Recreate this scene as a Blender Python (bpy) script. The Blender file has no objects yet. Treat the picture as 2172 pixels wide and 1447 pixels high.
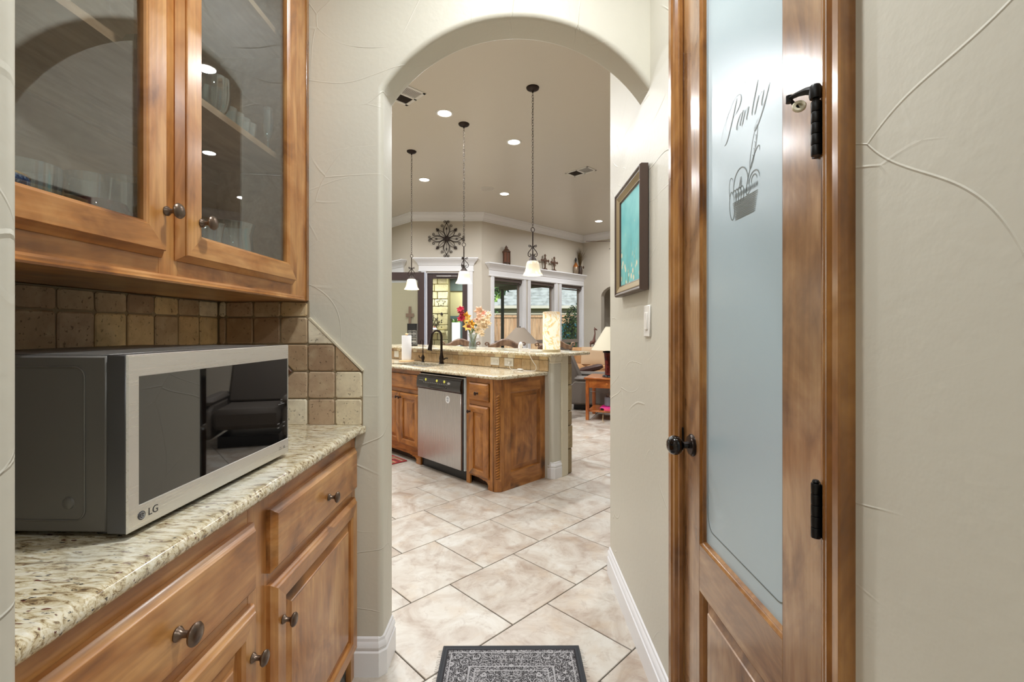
import bpy, bmesh, math, random
from math import sin, cos, pi, sqrt, atan2
from mathutils import Matrix, Vector
R = random.Random(7)
C = bpy.context.scene.collection
SC = bpy.context.scene

# ---------------------------------------------------------------- camera, world, sun, exposure
cam_d = bpy.data.cameras.new('camera'); cam = bpy.data.objects.new('camera', cam_d); C.objects.link(cam)
cam.location = (0, 0, 1.275)
cam.rotation_euler = (pi/2, 0, 0.005124)
cam_d.sensor_width = 36.0; cam_d.lens = 980.69/2172*36.0
cam_d.shift_y = -(723.5-699.34)/2172
cam_d.clip_start = 0.02; cam_d.clip_end = 200
SC.camera = cam
SC.view_settings.view_transform = 'Standard'; SC.view_settings.look = 'None'
SC.view_settings.gamma = 1; SC.view_settings.use_curve_mapping = False
SC.view_settings.exposure = 0.0
SC.cycles.use_denoising = True
SC.cycles.use_adaptive_sampling = True; SC.cycles.adaptive_threshold = 0.05
SC.cycles.max_bounces = 8; SC.cycles.diffuse_bounces = 4; SC.cycles.glossy_bounces = 4
SC.cycles.light_threshold = 0.02; SC.cycles.transmission_bounces = 4; SC.cycles.transparent_max_bounces = 14
SC.cycles.sample_clamp_indirect = 4; SC.cycles.caustics_reflective = False; SC.cycles.caustics_refractive = False
W = bpy.data.worlds.new('sky'); SC.world = W; W.use_nodes = True
wn = W.node_tree.nodes; wl = W.node_tree.links
sky = wn.new('ShaderNodeTexSky'); sky.sky_type = 'NISHITA'; sky.sun_disc = False
sky.sun_elevation = math.radians(52); sky.sun_rotation = math.radians(200); sky.dust_density = 1.5
wl.new(sky.outputs[0], wn['Background'].inputs[0]); wn['Background'].inputs[1].default_value = 0.30
sd = bpy.data.lights.new('sun', 'SUN'); sd.energy = 3.4; sd.angle = 0.01; sd.color = (1, .95, .86)
so = bpy.data.objects.new('sun', sd); C.objects.link(so); so.rotation_euler = (math.radians(40), math.radians(-14), 0)

def lamp(x, y, z, power, r=.07, col=(.97, .985, 1), spread=165):
    d = bpy.data.lights.new('ceiling_spot', 'AREA'); d.shape = 'DISK'; d.size = 2*r; d.energy = power; d.color = col
    d.spread = math.radians(spread)
    o = bpy.data.objects.new('ceiling_spot', d); C.objects.link(o); o.location = (x, y, z)
    return o
KCEIL, HCEIL = 3.66, 2.90
KITCHEN_CANS = [(-.769, 5.088), (-.006, 5.872), (-1.431, 7.34), (-.174, 8.111), (1.853, 10.164),
                (-1.53, 4.31), (-2.3, 5.9), (1.3, 4.2), (2.6, 6.2), (-3.2, 4.6), (-3.3, 8.4), (3.4, 8.3), (-.9, 2.9)]  # all after the first on this line are unseen, added as fill
HALL_CANS = [(0.0, 1.0), (-1.1, -.9), (1.1, -.9), (-1.1, -2.6), (1.1, -2.6)]  # the ones behind the camera are added, unseen, for soft fill
for x, y in KITCHEN_CANS: lamp(x, y, KCEIL-.012, 31)
lamp(-2.3, 11.6, 2.785, 50); lamp(-1.25, 12.35, 2.785, 22)  # patio lamps added to brighten the chimney and stucco
for x, y in HALL_CANS: lamp(x, y, HCEIL-.012, 23 if y > 0 else 20, col=(.94, .98, 1))

# ---------------------------------------------------------------- helpers
def lin(c):
    r = []
    for v in c:
        v = v/255; r.append(v/12.92 if v <= .04045 else ((v+.055)/1.055)**2.4)
    return (*r, 1)
Iden = Matrix.Identity(4)
def frame(x, y, z=0, deg=0): return Matrix.Translation((x, y, z)) @ Matrix.Rotation(math.radians(deg), 4, 'Z')
IS = frame(-.101, 3.622, 0, 45)          # island: x runs to its back, y along its front
WN = frame(-.653, 9.44, 0, 45)           # window wall: x along the wall, y outwards
WM = {}
def setp(o, label=None, cat=None, group=None, kind=None):
    if label: o['label'] = label
    if cat: o['category'] = cat
    if group: o['group'] = group
    if kind: o['kind'] = kind
    return o
def thing(name, label, cat, loc=(0, 0, 0), rz=0, group=None, M=None):
    o = bpy.data.objects.new(name, None); C.objects.link(o); o.empty_display_size = .05
    m = (M or Iden) @ frame(*loc, rz)
    o.matrix_world = m; o.location = m.to_translation(); o.rotation_euler = m.to_euler(); WM[o.name] = m
    return setp(o, label, cat, group)
class MB:
    def __init__(s, xf=None): s.v = []; s.f = []; s.m = []; s.xf = xf
    def add(s, vs, fs, mi=0):
        n = len(s.v); s.v += [s.xf(*p) if s.xf else tuple(p) for p in vs]
        for f in fs: s.f.append(tuple(i+n for i in f)); s.m.append(mi)
        return s
    def box(s, x0, x1, y0, y1, z0, z1, mi=0):
        return s.add([(x0,y0,z0),(x1,y0,z0),(x1,y1,z0),(x0,y1,z0),(x0,y0,z1),(x1,y0,z1),(x1,y1,z1),(x0,y1,z1)],
                     [(0,3,2,1),(4,5,6,7),(0,1,5,4),(1,2,6,5),(2,3,7,6),(3,0,4,7)], mi)
    def cbox(s, x0, x1, y0, y1, z0, z1, c, mi=0):      # box with all 12 edges chamfered by c
        xs, ys, zs = (x0, x1), (y0, y1), (z0, z1); vs = []; idx = {}
        for i in (0, 1):
            for j in (0, 1):
                for k in (0, 1):
                    sx, sy, sz = (c, -c)[i], (c, -c)[j], (c, -c)[k]
                    idx[i,j,k] = len(vs)
                    vs += [(xs[i], ys[j]+sy, zs[k]+sz), (xs[i]+sx, ys[j], zs[k]+sz), (xs[i]+sx, ys[j]+sy, zs[k])]
        q = lambda i, j, k, a: idx[i,j,k]+a
        fs = []
        for i in (0, 1):
            fs.append((q(i,0,0,0), q(i,1,0,0), q(i,1,1,0), q(i,0,1,0)))
            fs.append((q(0,i,0,1), q(1,i,0,1), q(1,i,1,1), q(0,i,1,1)))
            fs.append((q(0,0,i,2), q(1,0,i,2), q(1,1,i,2), q(0,1,i,2)))
            for j in (0, 1):
                fs.append((q(i,j,0,0), q(i,j,1,0), q(i,j,1,1), q(i,j,0,1)))
                fs.append((q(i,0,j,0), q(i,1,j,0), q(i,1,j,2), q(i,0,j,2)))
                fs.append((q(0,i,j,1), q(1,i,j,1), q(1,i,j,2), q(0,i,j,2)))
                for k in (0, 1): fs.append((q(i,j,k,0), q(i,j,k,1), q(i,j,k,2)))
        return s.add(vs, fs, mi)
    def prism(s, poly, z0, z1, mi=0, ax=None):          # poly extruded; ax(a, b, h) -> xyz
        ax = ax or (lambda a, b, h: (a, b, h)); n = len(poly)
        vs = [ax(a, b, z0) for a, b in poly]+[ax(a, b, z1) for a, b in poly]
        return s.add(vs, [tuple(range(n))[::-1], tuple(range(n, 2*n))]+[(i, (i+1) % n, n+(i+1) % n, n+i) for i in range(n)], mi)
    def lathe(s, prof, c=(0, 0, 0), seg=20, ax=None, mi=0, sy=1, a0=0):   # prof (r, h)
        ax = ax or (lambda a, b, h: (c[0]+a, c[1]+b, c[2]+h)); vs = []; fs = []
        for r, h in prof:
            for i in range(seg):
                t = 2*pi*i/seg+a0; vs.append(ax(r*cos(t), r*sin(t)*sy, h))
        for k in range(len(prof)-1):
            for i in range(seg):
                j = (i+1) % seg; fs.append((k*seg+i, k*seg+j, (k+1)*seg+j, (k+1)*seg+i))
        if prof[0][0] > 1e-6: fs.append(tuple(range(seg))[::-1])
        if prof[-1][0] > 1e-6: fs.append(tuple(range((len(prof)-1)*seg, len(prof)*seg)))
        return s.add(vs, fs, mi)
    def tube(s, pts, r=.003, seg=6, closed=False, mi=0, flat=1.0):
        pts = [Vector(p) for p in pts]; n = len(pts); vs = []; fs = []
        up = Vector((0, 0, 1)); last = None
        for i, p in enumerate(pts):
            a = pts[(i-1) % n] if (closed or i) else p; b = pts[(i+1) % n] if (closed or i < n-1) else p
            t = (b-a).normalized() if (b-a).length > 1e-9 else Vector((0, 0, 1))
            if last is None:
                ref = up if abs(t.z) < .9 else Vector((1, 0, 0)); x = t.cross(ref).normalized()
            else: x = (last-t*last.dot(t)); x = x.normalized() if x.length > 1e-6 else t.orthogonal().normalized()
            last = x; y = t.cross(x); rr = r[i] if isinstance(r, (list, tuple)) else r
            for k in range(seg):
                u = 2*pi*k/seg; q = p+x*cos(u)*rr+y*sin(u)*rr*flat; vs.append(tuple(q))
        for i in range(n if closed else n-1):
            j = (i+1) % n
            for k in range(seg):
                l = (k+1) % seg; fs.append((i*seg+k, i*seg+l, j*seg+l, j*seg+k))
        if not closed: fs += [tuple(range(seg))[::-1], tuple(range((n-1)*seg, n*seg))]
        return s.add(vs, fs, mi)
    def rings(s, w0, w1, h0, h1, prof, xf, cap=True):   # nested rectangles (inset, depth); xf(w, d, h)
        vs = []; 
        for i, d in prof: vs += [xf(w0+i, d, h0+i), xf(w1-i, d, h0+i), xf(w1-i, d, h1-i), xf(w0+i, d, h1-i)]
        for k in range(len(prof)-1):
            for j in range(4):
                l = (j+1) % 4; s_ = len(s.v)
                s.add([vs[4*k+j], vs[4*k+l], vs[4*k+4+l], vs[4*k+4+j]], [(0, 1, 2, 3)], 1 if j in (0, 2) else 0)
        if cap: s.add(vs[-4:], [(0, 1, 2, 3)], 0)
        return s
    def sweep(s, path, prof, left=True, caps=True, closed=False, mi=0):   # path xy; prof (outward offset, z)
        n = len(path); P = [Vector(p) for p in path]; rows = []
        for i in range(n):
            a = P[i]-P[i-1] if (i or closed) else P[1]-P[0]; b = P[(i+1) % n]-P[i] if (i < n-1 or closed) else P[i]-P[i-1]
            a.normalize(); b.normalize(); na = Vector((-a.y, a.x)); nb = Vector((-b.y, b.x))
            if not left: na, nb = -na, -nb
            m = (na+nb).normalized(); k = 1/max(m.dot(na), .3)
            rows.append([(P[i].x+m.x*k*o, P[i].y+m.y*k*o, z) for o, z in prof])
        q = len(prof); vs = [p for r in rows for p in r]; fs = []
        for i in range(n if closed else n-1):
            j = (i+1) % n
            for k in range(q-1): fs.append((i*q+k, i*q+k+1, j*q+k+1, j*q+k))
        if caps and not closed: fs += [tuple(range(q)), tuple(range((n-1)*q, n*q))[::-1]]
        return s.add(vs, fs, mi)
def part(name, mb, mat, parent=None, M=None, smooth=True, bevel=0, weld=False, ang=38, merge=True):
    """link the collected shapes as ONE mesh object; M is the frame its coordinates are in (None: the thing's own)"""
    base = Iden
    if parent is not None: base = WM[parent.name]
    me = bpy.data.meshes.new(name)
    vs = mb.v
    if M is not None:
        T = base.inverted() @ M; vs = [tuple(T @ Vector(p)) for p in vs]
    me.from_pydata(vs, [], mb.f)
    mats = mat if isinstance(mat, (list, tuple)) else [mat]
    for m in mats: me.materials.append(m)
    me.polygons.foreach_set('material_index', [min(i, len(mats)-1) for i in mb.m])
    bm = bmesh.new(); bm.from_mesh(me)
    if merge: bmesh.ops.remove_doubles(bm, verts=bm.verts, dist=1e-5)
    bmesh.ops.recalc_face_normals(bm, faces=bm.faces); bm.to_mesh(me); bm.free()
    if smooth: me.shade_smooth(); me.set_sharp_from_angle(angle=math.radians(ang))
    o = bpy.data.objects.new(name, me); C.objects.link(o)
    if parent is not None: o.parent = parent
    WM[o.name] = base
    if bevel:
        b = o.modifiers.new('edge', 'BEVEL'); b.width = bevel; b.segments = 2; b.limit_method = 'ANGLE'; b.angle_limit = math.radians(40)
    return o
def struct(name, mb, mat, label=None, parent=None, **k):
    o = part(name, mb, mat, parent, **k)
    if parent is None: o['kind'] = 'structure'
    if label: o['label'] = label
    return o
def dup(root, loc=None, rz=None, label=None, group=None, M=None):
    r = root.copy(); C.objects.link(r)
    if loc is not None:
        m = (M or Iden) @ frame(*loc, rz or 0); r.location = m.to_translation(); r.rotation_euler = m.to_euler(); WM[r.name] = m
    if label: r['label'] = label
    if group: r['group'] = group
    def kids(a, b):
        for ch in list(a.children):
            c = ch.copy(); C.objects.link(c); c.parent = b; WM[c.name] = WM[b.name]; kids(ch, c)
    kids(root, r)
    return r
def copyto(o, parent, loc=(0, 0, 0)):
    c = o.copy(); C.objects.link(c); c.parent = parent; c.location = loc; WM[c.name] = WM[parent.name]; return c
def curve(fn, n): return [fn(i/(n-1)) for i in range(n)]
def spiral(c, r0, r1, a0, turns, n=14):
    return [(c[0]+(r0+(r1-r0)*i/(n-1))*cos(a0+2*pi*turns*i/(n-1)), c[1]+(r0+(r1-r0)*i/(n-1))*sin(a0+2*pi*turns*i/(n-1))) for i in range(n)]
def bez(p, n=8):
    out = []
    for k in range(0, len(p)-3, 3):
        a, b, c, d = [Vector(q) for q in p[k:k+4]]
        for i in range(n):
            t = i/n; out.append(tuple(a*(1-t)**3+b*3*t*(1-t)**2+c*3*t*t*(1-t)+d*t**3))
    out.append(tuple(p[-1])); return out

# ---------------------------------------------------------------- materials
def newmat(name):
    m = bpy.data.materials.new(name); m.use_nodes = True; return m, m.node_tree.nodes, m.node_tree.links, m.node_tree.nodes['Principled BSDF']
def plain(name, col, rough=.5, metal=0, coat=0, emit=None, es=0, spec=.5):
    m, n, l, b = newmat(name); b.inputs['Base Color'].default_value = lin(col); b.inputs['Roughness'].default_value = rough
    b.inputs['Metallic'].default_value = metal; b.inputs['Coat Weight'].default_value = coat; b.inputs['Specular IOR Level'].default_value = spec
    if emit: b.inputs['Emission Color'].default_value = lin(emit); b.inputs['Emission Strength'].default_value = es
    return m
def coords(n, l, kind='Object', scale=(1, 1, 1), rot=(0, 0, 0), rnd=0):
    tc = n.new('ShaderNodeTexCoord'); mp = n.new('ShaderNodeMapping'); out = tc.outputs[kind]
    if rnd:
        oi = n.new('ShaderNodeObjectInfo'); va = n.new('ShaderNodeVectorMath'); va.operation = 'ADD'
        sc_ = n.new('ShaderNodeVectorMath'); sc_.operation = 'SCALE'; cmb = n.new('ShaderNodeCombineXYZ')
        for i in range(3): l.new(oi.outputs['Random'], cmb.inputs[i])
        l.new(cmb.outputs[0], sc_.inputs[0]); sc_.inputs['Scale'].default_value = rnd
        l.new(out, va.inputs[0]); l.new(sc_.outputs[0], va.inputs[1]); out = va.outputs[0]
    l.new(out, mp.inputs[0]); mp.inputs['Scale'].default_value = scale; mp.inputs['Rotation'].default_value = rot
    return mp.outputs[0]
def noise(n, l, vec, scale, detail=4, rough=.5, dist=0):
    t = n.new('ShaderNodeTexNoise'); t.inputs['Scale'].default_value = scale; t.inputs['Detail'].default_value = detail
    t.inputs['Roughness'].default_value = rough; t.inputs['Distortion'].default_value = dist; l.new(vec, t.inputs['Vector']); return t.outputs[0]
def ramp(n, l, fac, stops, interp='LINEAR'):
    r = n.new('ShaderNodeValToRGB'); r.color_ramp.interpolation = interp; e = r.color_ramp.elements
    while len(e) > len(stops): e.remove(e[-1])
    while len(e) < len(stops): e.new(1)
    for q, (p, c) in zip(e, stops): q.position = p; q.color = lin(c) if len(c) == 3 else c
    l.new(fac, r.inputs[0]); return r.outputs[0]
def bw(n, l, fac, a, b, lo=0, hi=1):
    r = n.new('ShaderNodeMapRange'); r.inputs[1].default_value = a; r.inputs[2].default_value = b; r.inputs[3].default_value = lo; r.inputs[4].default_value = hi
    l.new(fac, r.inputs[0]); return r.outputs[0]
def mth(n, l, op, a, b=None, c=None):
    m = n.new('ShaderNodeMath'); m.operation = op
    for i, v in enumerate((a, b, c)):
        if v is None: continue
        if isinstance(v, (int, float)): m.inputs[i].default_value = v
        else: l.new(v, m.inputs[i])
    return m.outputs[0]
def mix(n, l, fac, a, b, mode='MIX'):
    m = n.new('ShaderNodeMix'); m.data_type = 'RGBA'; m.blend_type = mode
    if isinstance(fac, (int, float)): m.inputs[0].default_value = fac
    else: l.new(fac, m.inputs[0])
    for i, v in ((6, a), (7, b)):
        if isinstance(v, tuple): m.inputs[i].default_value = lin(v) if len(v) == 3 else v
        else: l.new(v, m.inputs[i])
    return m.outputs[2]
def bump(n, l, b, h, dist, strength=1, prev=None):
    q = n.new('ShaderNodeBump'); q.inputs['Distance'].default_value = dist; q.inputs['Strength'].default_value = strength
    l.new(h, q.inputs['Height'])
    if prev is not None: l.new(prev, q.inputs['Normal'])
    l.new(q.outputs[0], b.inputs['Normal']); return q.outputs[0]
def geo(n, l):
    g = n.new('ShaderNodeNewGeometry'); return g.outputs['Position']

def plaster(name, col, rough=.45, amt=1.0):
    m, n, l, b = newmat(name); P = geo(n, l)
    b.inputs['Roughness'].default_value = rough; b.inputs['Specular IOR Level'].default_value = .5
    if amt < 1:      # rooms too far away to show the trowel ridges singly
        bump(n, l, b, mth(n, l, 'ADD', noise(n, l, P, 2.5, 3), mth(n, l, 'MULTIPLY', noise(n, l, P, 40, 2), .06)), .010*amt, .8)
        b.inputs['Base Color'].default_value = lin(col); return m
    wv = n.new('ShaderNodeVectorMath'); wv.operation = 'ADD'
    w2 = n.new('ShaderNodeTexNoise'); w2.inputs['Scale'].default_value = 1.3; w2.inputs['Detail'].default_value = 1; l.new(P, w2.inputs['Vector'])
    sc_ = n.new('ShaderNodeVectorMath'); sc_.operation = 'SCALE'; sc_.inputs['Scale'].default_value = .8
    l.new(w2.outputs[1], sc_.inputs[0]); l.new(P, wv.inputs[0]); l.new(sc_.outputs[0], wv.inputs[1])
    v = n.new('ShaderNodeTexVoronoi'); v.feature = 'DISTANCE_TO_EDGE'; v.inputs['Scale'].default_value = 3.1; l.new(wv.outputs[0], v.inputs['Vector'])
    edge = bw(n, l, v.outputs['Distance'], 0, .009, 1, 0)
    msk = bw(n, l, noise(n, l, P, 3.1, 1), .48, .62)
    w3 = n.new('ShaderNodeVectorMath'); w3.operation = 'ADD'; w3.inputs[1].default_value = (7.3, 2.1, 4.4); l.new(wv.outputs[0], w3.inputs[0])
    v3 = n.new('ShaderNodeTexVoronoi'); v3.feature = 'DISTANCE_TO_EDGE'; v3.inputs['Scale'].default_value = 1.7; l.new(w3.outputs[0], v3.inputs['Vector'])
    e3 = mth(n, l, 'MULTIPLY', bw(n, l, v3.outputs['Distance'], 0, .004, .55, 0), bw(n, l, noise(n, l, w3.outputs[0], 2.6, 1), .50, .60))
    v2 = n.new('ShaderNodeTexVoronoi'); v2.feature = 'F1'; v2.inputs['Scale'].default_value = 1.9; l.new(wv.outputs[0], v2.inputs['Vector'])
    step = n.new('ShaderNodeSeparateColor'); l.new(v2.outputs['Color'], step.inputs[0])
    h = mth(n, l, 'ADD', mth(n, l, 'MULTIPLY', edge, msk), e3)
    # flat trowel lifts: each cell a hair higher or lower than its neighbour
    h = mth(n, l, 'ADD', h, mth(n, l, 'MULTIPLY', step.outputs[0], .35))
    f1 = bump(n, l, b, h, .0015*amt, 1)
    fine = noise(n, l, P, 55, 2); bump(n, l, b, fine, .0009*amt, .6, f1)
    c = mix(n, l, bw(n, l, noise(n, l, P, 1.1, 0), .3, .7), tuple(int(q*.975) for q in col), tuple(min(255, int(q*1.02)) for q in col))
    l.new(c, b.inputs['Base Color']); return m

def wood(name, axis, light=(208, 154, 94), mid=(176, 116, 58), dark=(108, 62, 26), rough=.32, coat=.35, fine=1.0, knots=True, cont=1.0):
    m, n, l, b = newmat(name); s = [7, 7, 7]; s[axis] = 1.3
    vec = coords(n, l, 'Object', tuple(s), rnd=7)
    vb = coords(n, l, 'Object', tuple(4.2 if i != axis else 2.4 for i in range(3)), rnd=7)
    g = noise(n, l, vec, 1.5, 5, .55, 1.8); blotch = noise(n, l, vb, 1.6, 4, .55, 1.2)
    f = mth(n, l, 'ADD', mth(n, l, 'MULTIPLY', g, .42), mth(n, l, 'MULTIPLY', blotch, .58))
    k = .11*cont
    col = ramp(n, l, f, [(.5-k*1.5, dark), (.5-k*.3, mid), (.5+k, light)])
    s2 = [90, 90, 90]; s2[axis] = 2.5
    st = noise(n, l, coords(n, l, 'Object', tuple(s2), rnd=7), 1.2*fine, 3)
    col = mix(n, l, bw(n, l, st, .35, .7, 0, .35), col, tuple(int(q*.75) for q in mid))
    if knots:
        kv = coords(n, l, 'Object', tuple(3.2 if i != axis else 2.0 for i in range(3)), rnd=7)
        wv = n.new('ShaderNodeVectorMath'); wv.operation = 'ADD'; nn = n.new('ShaderNodeTexNoise'); nn.inputs['Scale'].default_value = 9; l.new(kv, nn.inputs['Vector'])
        sc_ = n.new('ShaderNodeVectorMath'); sc_.operation = 'SCALE'; sc_.inputs['Scale'].default_value = .12; l.new(nn.outputs[1], sc_.inputs[0])
        l.new(kv, wv.inputs[0]); l.new(sc_.outputs[0], wv.inputs[1])
        v = n.new('ShaderNodeTexVoronoi'); v.inputs['Scale'].default_value = 1.0; l.new(wv.outputs[0], v.inputs['Vector'])
        kn = bw(n, l, v.outputs['Distance'], .05, .16, .85, 0)
        col = mix(n, l, kn, col, (58, 32, 16))
    l.new(col, b.inputs['Base Color']); b.inputs['Roughness'].default_value = rough
    b.inputs['Coat Weight'].default_value = coat; b.inputs['Coat Roughness'].default_value = .18
    bump(n, l, b, st, .0004, .5); return m

def granite(name, tint=1.0, rnd=0, streak=True):
    m, n, l, b = newmat(name)
    vec = coords(n, l, 'Object', (24, 92, 92) if streak else (60, 60, 60), (0, 0, .55 if streak else 0))
    a = noise(n, l, vec, 1.0, 8, .72, .8)
    col = ramp(n, l, a, [(.32, (74, 62, 50)), (.40, (140, 116, 84)), (.465, (196, 180, 144)), (.54, (222, 212, 186)), (.68, (236, 232, 220))])
    sp = noise(n, l, coords(n, l, 'Object', (50, 150, 130) if streak else (170, 170, 170), (0, 0, .55)), 1.0, 3, .6)
    col = mix(n, l, bw(n, l, sp, .635, .69), col, (48, 40, 36))
    rs = noise(n, l, coords(n, l, 'Object', (36, 100, 90) if streak else (100, 100, 100), (.3, 0, .55)), 1.1, 2, .5)
    col = mix(n, l, bw(n, l, rs, .66, .71), col, (96, 46, 34))
    gr = noise(n, l, coords(n, l, 'Object', (7, 7, 7)), 1.0, 3)
    col = mix(n, l, bw(n, l, gr, .5, .75, 0, .45), col, (196, 198, 190))
    l.new(col, b.inputs['Base Color']); b.inputs['Roughness'].default_value = .16; b.inputs['Coat Weight'].default_value = .2; return m

def travertine(name, stops, pit=1.0, ip='LINEAR'):
    m, n, l, b = newmat(name); oi = n.new('ShaderNodeObjectInfo')
    base = ramp(n, l, oi.outputs['Random'], stops, ip)
    vec = coords(n, l, 'Object', (1, 1, 1), rnd=11)
    c1 = noise(n, l, vec, 22, 6, .62, .5); c2 = noise(n, l, vec, 95, 4, .6)
    col = mix(n, l, bw(n, l, c1, .40, .68, 0, .6), base, mix(n, l, .55, base, (128, 98, 72)))
    col = mix(n, l, bw(n, l, noise(n, l, vec, 14, 3), .55, .75, 0, .4), col, (222, 204, 170))
    pitm = bw(n, l, c2, .62, .68); col = mix(n, l, mth(n, l, 'MULTIPLY', pitm, .6), col, (92, 70, 50))
    l.new(col, b.inputs['Base Color']); b.inputs['Roughness'].default_value = .5
    f = bump(n, l, b, mth(n, l, 'SUBTRACT', c1, pitm), .0016*pit, .8); return m

def floor_tile_mat():
    m, n, l, b = newmat('floor_tile_glaze'); vec = coords(n, l, 'Object', (1, 1, 1), rnd=17)
    a = noise(n, l, vec, 4.2, 7, .62, 1.0); c = noise(n, l, vec, 16, 6, .7, .6)
    col = ramp(n, l, a, [(.30, (156, 137, 120)), (.44, (182, 170, 157)), (.56, (196, 189, 178)), (.72, (206, 203, 196))])
    col = mix(n, l, bw(n, l, c, .52, .72, 0, .6), col, (146, 124, 108))
    col = mix(n, l, bw(n, l, noise(n, l, vec, 7, 3), .55, .7, 0, .3), col, (190, 166, 136))
    l.new(col, b.inputs['Base Color']); b.inputs['Roughness'].default_value = .36; bump(n, l, b, c, .0004, .5); return m

def steel(name, axis=2, base=(186, 186, 188), rough=.26, br=420):
    m, n, l, b = newmat(name); s = [br]*3; s[axis] = 1.5
    t = noise(n, l, coords(n, l, 'Object', tuple(s)), 1.5, 3)
    l.new(bw(n, l, t, .3, .7, rough*.75, rough*1.35), b.inputs['Roughness']); b.inputs['Metallic'].default_value = 1
    b.inputs['Base Color'].default_value = lin(base); b.inputs['Anisotropic'].default_value = .5
    bump(n, l, b, t, .00004, .3); return m

def pane(name, f0=.06, tint=(250, 252, 252), rough=0.0, pw=5, haze=0):
    m, n, l, b = newmat(name); n.remove(b); out = n['Material Output']
    tr = n.new('ShaderNodeBsdfTransparent'); tr.inputs[0].default_value = lin(tint)
    gl = n.new('ShaderNodeBsdfGlossy'); gl.inputs['Roughness'].default_value = rough
    g = n.new('ShaderNodeNewGeometry'); dt = n.new('ShaderNodeVectorMath'); dt.operation = 'DOT_PRODUCT'
    l.new(g.outputs['Incoming'], dt.inputs[0]); l.new(g.outputs['Normal'], dt.inputs[1])
    k = mth(n, l, 'POWER', mth(n, l, 'SUBTRACT', 1.0, mth(n, l, 'ABSOLUTE', dt.outputs['Value'])), pw)
    fac = mth(n, l, 'ADD', mth(n, l, 'MULTIPLY', k, 1-f0), f0); mx = n.new('ShaderNodeMixShader')
    if haze:
        df = n.new('ShaderNodeBsdfDiffuse'); df.inputs[0].default_value = (.9, .95, .95, 1); m2 = n.new('ShaderNodeMixShader'); m2.inputs[0].default_value = haze
        l.new(tr.outputs[0], m2.inputs[1]); l.new(df.outputs[0], m2.inputs[2]); tr = m2
    l.new(fac, mx.inputs[0]); l.new(tr.outputs[0], mx.inputs[1]); l.new(gl.outputs[0], mx.inputs[2]); l.new(mx.outputs[0], out.inputs[0])
    return m

M_wall = plaster('plaster_hall', (208, 204, 190))
M_wallk = plaster('plaster_kitchen', (200, 192, 178), amt=.5)
M_ceil = plaster('ceiling_paint', (214, 207, 194), rough=.3, amt=.5)
M_white = plain('white_trim_paint', (232, 232, 234), .35)
M_wv = wood('alder_vertical_grain', 2); M_wy = wood('alder_grain_along_hall', 1); M_wx = wood('alder_grain_across', 0)
M_dv = wood('door_pine_vertical', 2, (180, 140, 98), (150, 109, 70), (112, 74, 42), rough=.22, coat=.6, knots=False, cont=.8)
M_dy = wood('door_pine_along_hall', 1, (180, 140, 98), (150, 109, 70), (112, 74, 42), rough=.22, coat=.6, knots=False, cont=.8)
M_cs = wood('casing_pine', 2, (172, 122, 66), (136, 88, 42), (84, 50, 22), rough=.2, coat=.7, knots=False, cont=1.1)
M_iv = wood('island_alder_vertical', 2, (194, 130, 62), (156, 96, 38), (84, 48, 18), cont=1.1)
M_iy = wood('island_alder_along_front', 1, (194, 130, 62), (156, 96, 38), (84, 48, 18), cont=1.1)
M_ix = wood('island_alder_across', 0, (194, 130, 62), (156, 96, 38), (84, 48, 18), cont=1.1)
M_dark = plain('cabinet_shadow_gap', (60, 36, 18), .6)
M_inside = wood('cabinet_inside', 1, (176, 150, 120), (158, 130, 100), (130, 100, 72), rough=.5, coat=0, knots=False, cont=.7)
M_gran = granite('granite_cream_streaked'); M_gran2 = granite('granite_cream_speckled', streak=False)
M_grout = plain('tile_grout', (150, 134, 108), .9)
M_fgrout = plain('floor_grout', (80, 72, 64), .9)
M_trav = travertine('travertine', [(0, (186, 162, 130)), (.16, (232, 218, 188)), (.32, (166, 138, 110)), (.46, (220, 194, 146)), (.60, (192, 166, 138)), (.74, (240, 230, 206)), (.86, (176, 148, 116)), (.94, (210, 182, 138))], ip='CONSTANT')
M_trav2 = travertine('travertine_bar', [(0, (204, 176, 134)), (.35, (190, 156, 110)), (.7, (214, 190, 152)), (1, (196, 170, 132))], .5)
M_accent = travertine('accent_brown_tile', [(0, (96, 62, 40)), (1, (96, 62, 40))])
M_ft = floor_tile_mat()
M_ss = steel('stainless_across', 1, (238, 238, 238), .33); M_ssv = steel('stainless_upright', 2, (192, 190, 190), .3)
M_ssd = plain('microwave_side_paint', (108, 106, 103), .42, metal=.35)
M_blk = plain('black_gloss', (12, 12, 13), .05, coat=.5); M_blkp = plain('black_plastic', (26, 26, 28), .35)
M_mwglass = plain('smoked_oven_glass', (8, 8, 9), .015, spec=1.0, coat=1.0)
M_orb = plain('oil_rubbed_bronze', (52, 44, 40), .28, metal=.85)
M_knob = plain('knob_bronze', (112, 96, 84), .3, metal=.9)
M_iron = plain('dark_iron', (46, 34, 28), .5, metal=.5)
M_glass = pane('clear_cabinet_glass', .13)
M_winglass = pane('window_glass', .03)
M_ware = pane('glassware', .12, (232, 240, 240), pw=2.0, haze=.05)
M_red = pane('rose_tinted_glass', .05, (190, 120, 130)); M_brownp = plain('dark_brown_paint', (62, 48, 44), .35)
M_plate = plain('switch_plate_white', (236, 234, 228), .3)
M_lightdisc = plain('recessed_lamp_lens', (255, 255, 255), .5, emit=(255, 250, 240), es=14)
M_black = plain('hinge_black', (20, 20, 20), .4, metal=.4)
M_cream = plain('cream_rubber', (222, 216, 190), .6)
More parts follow.
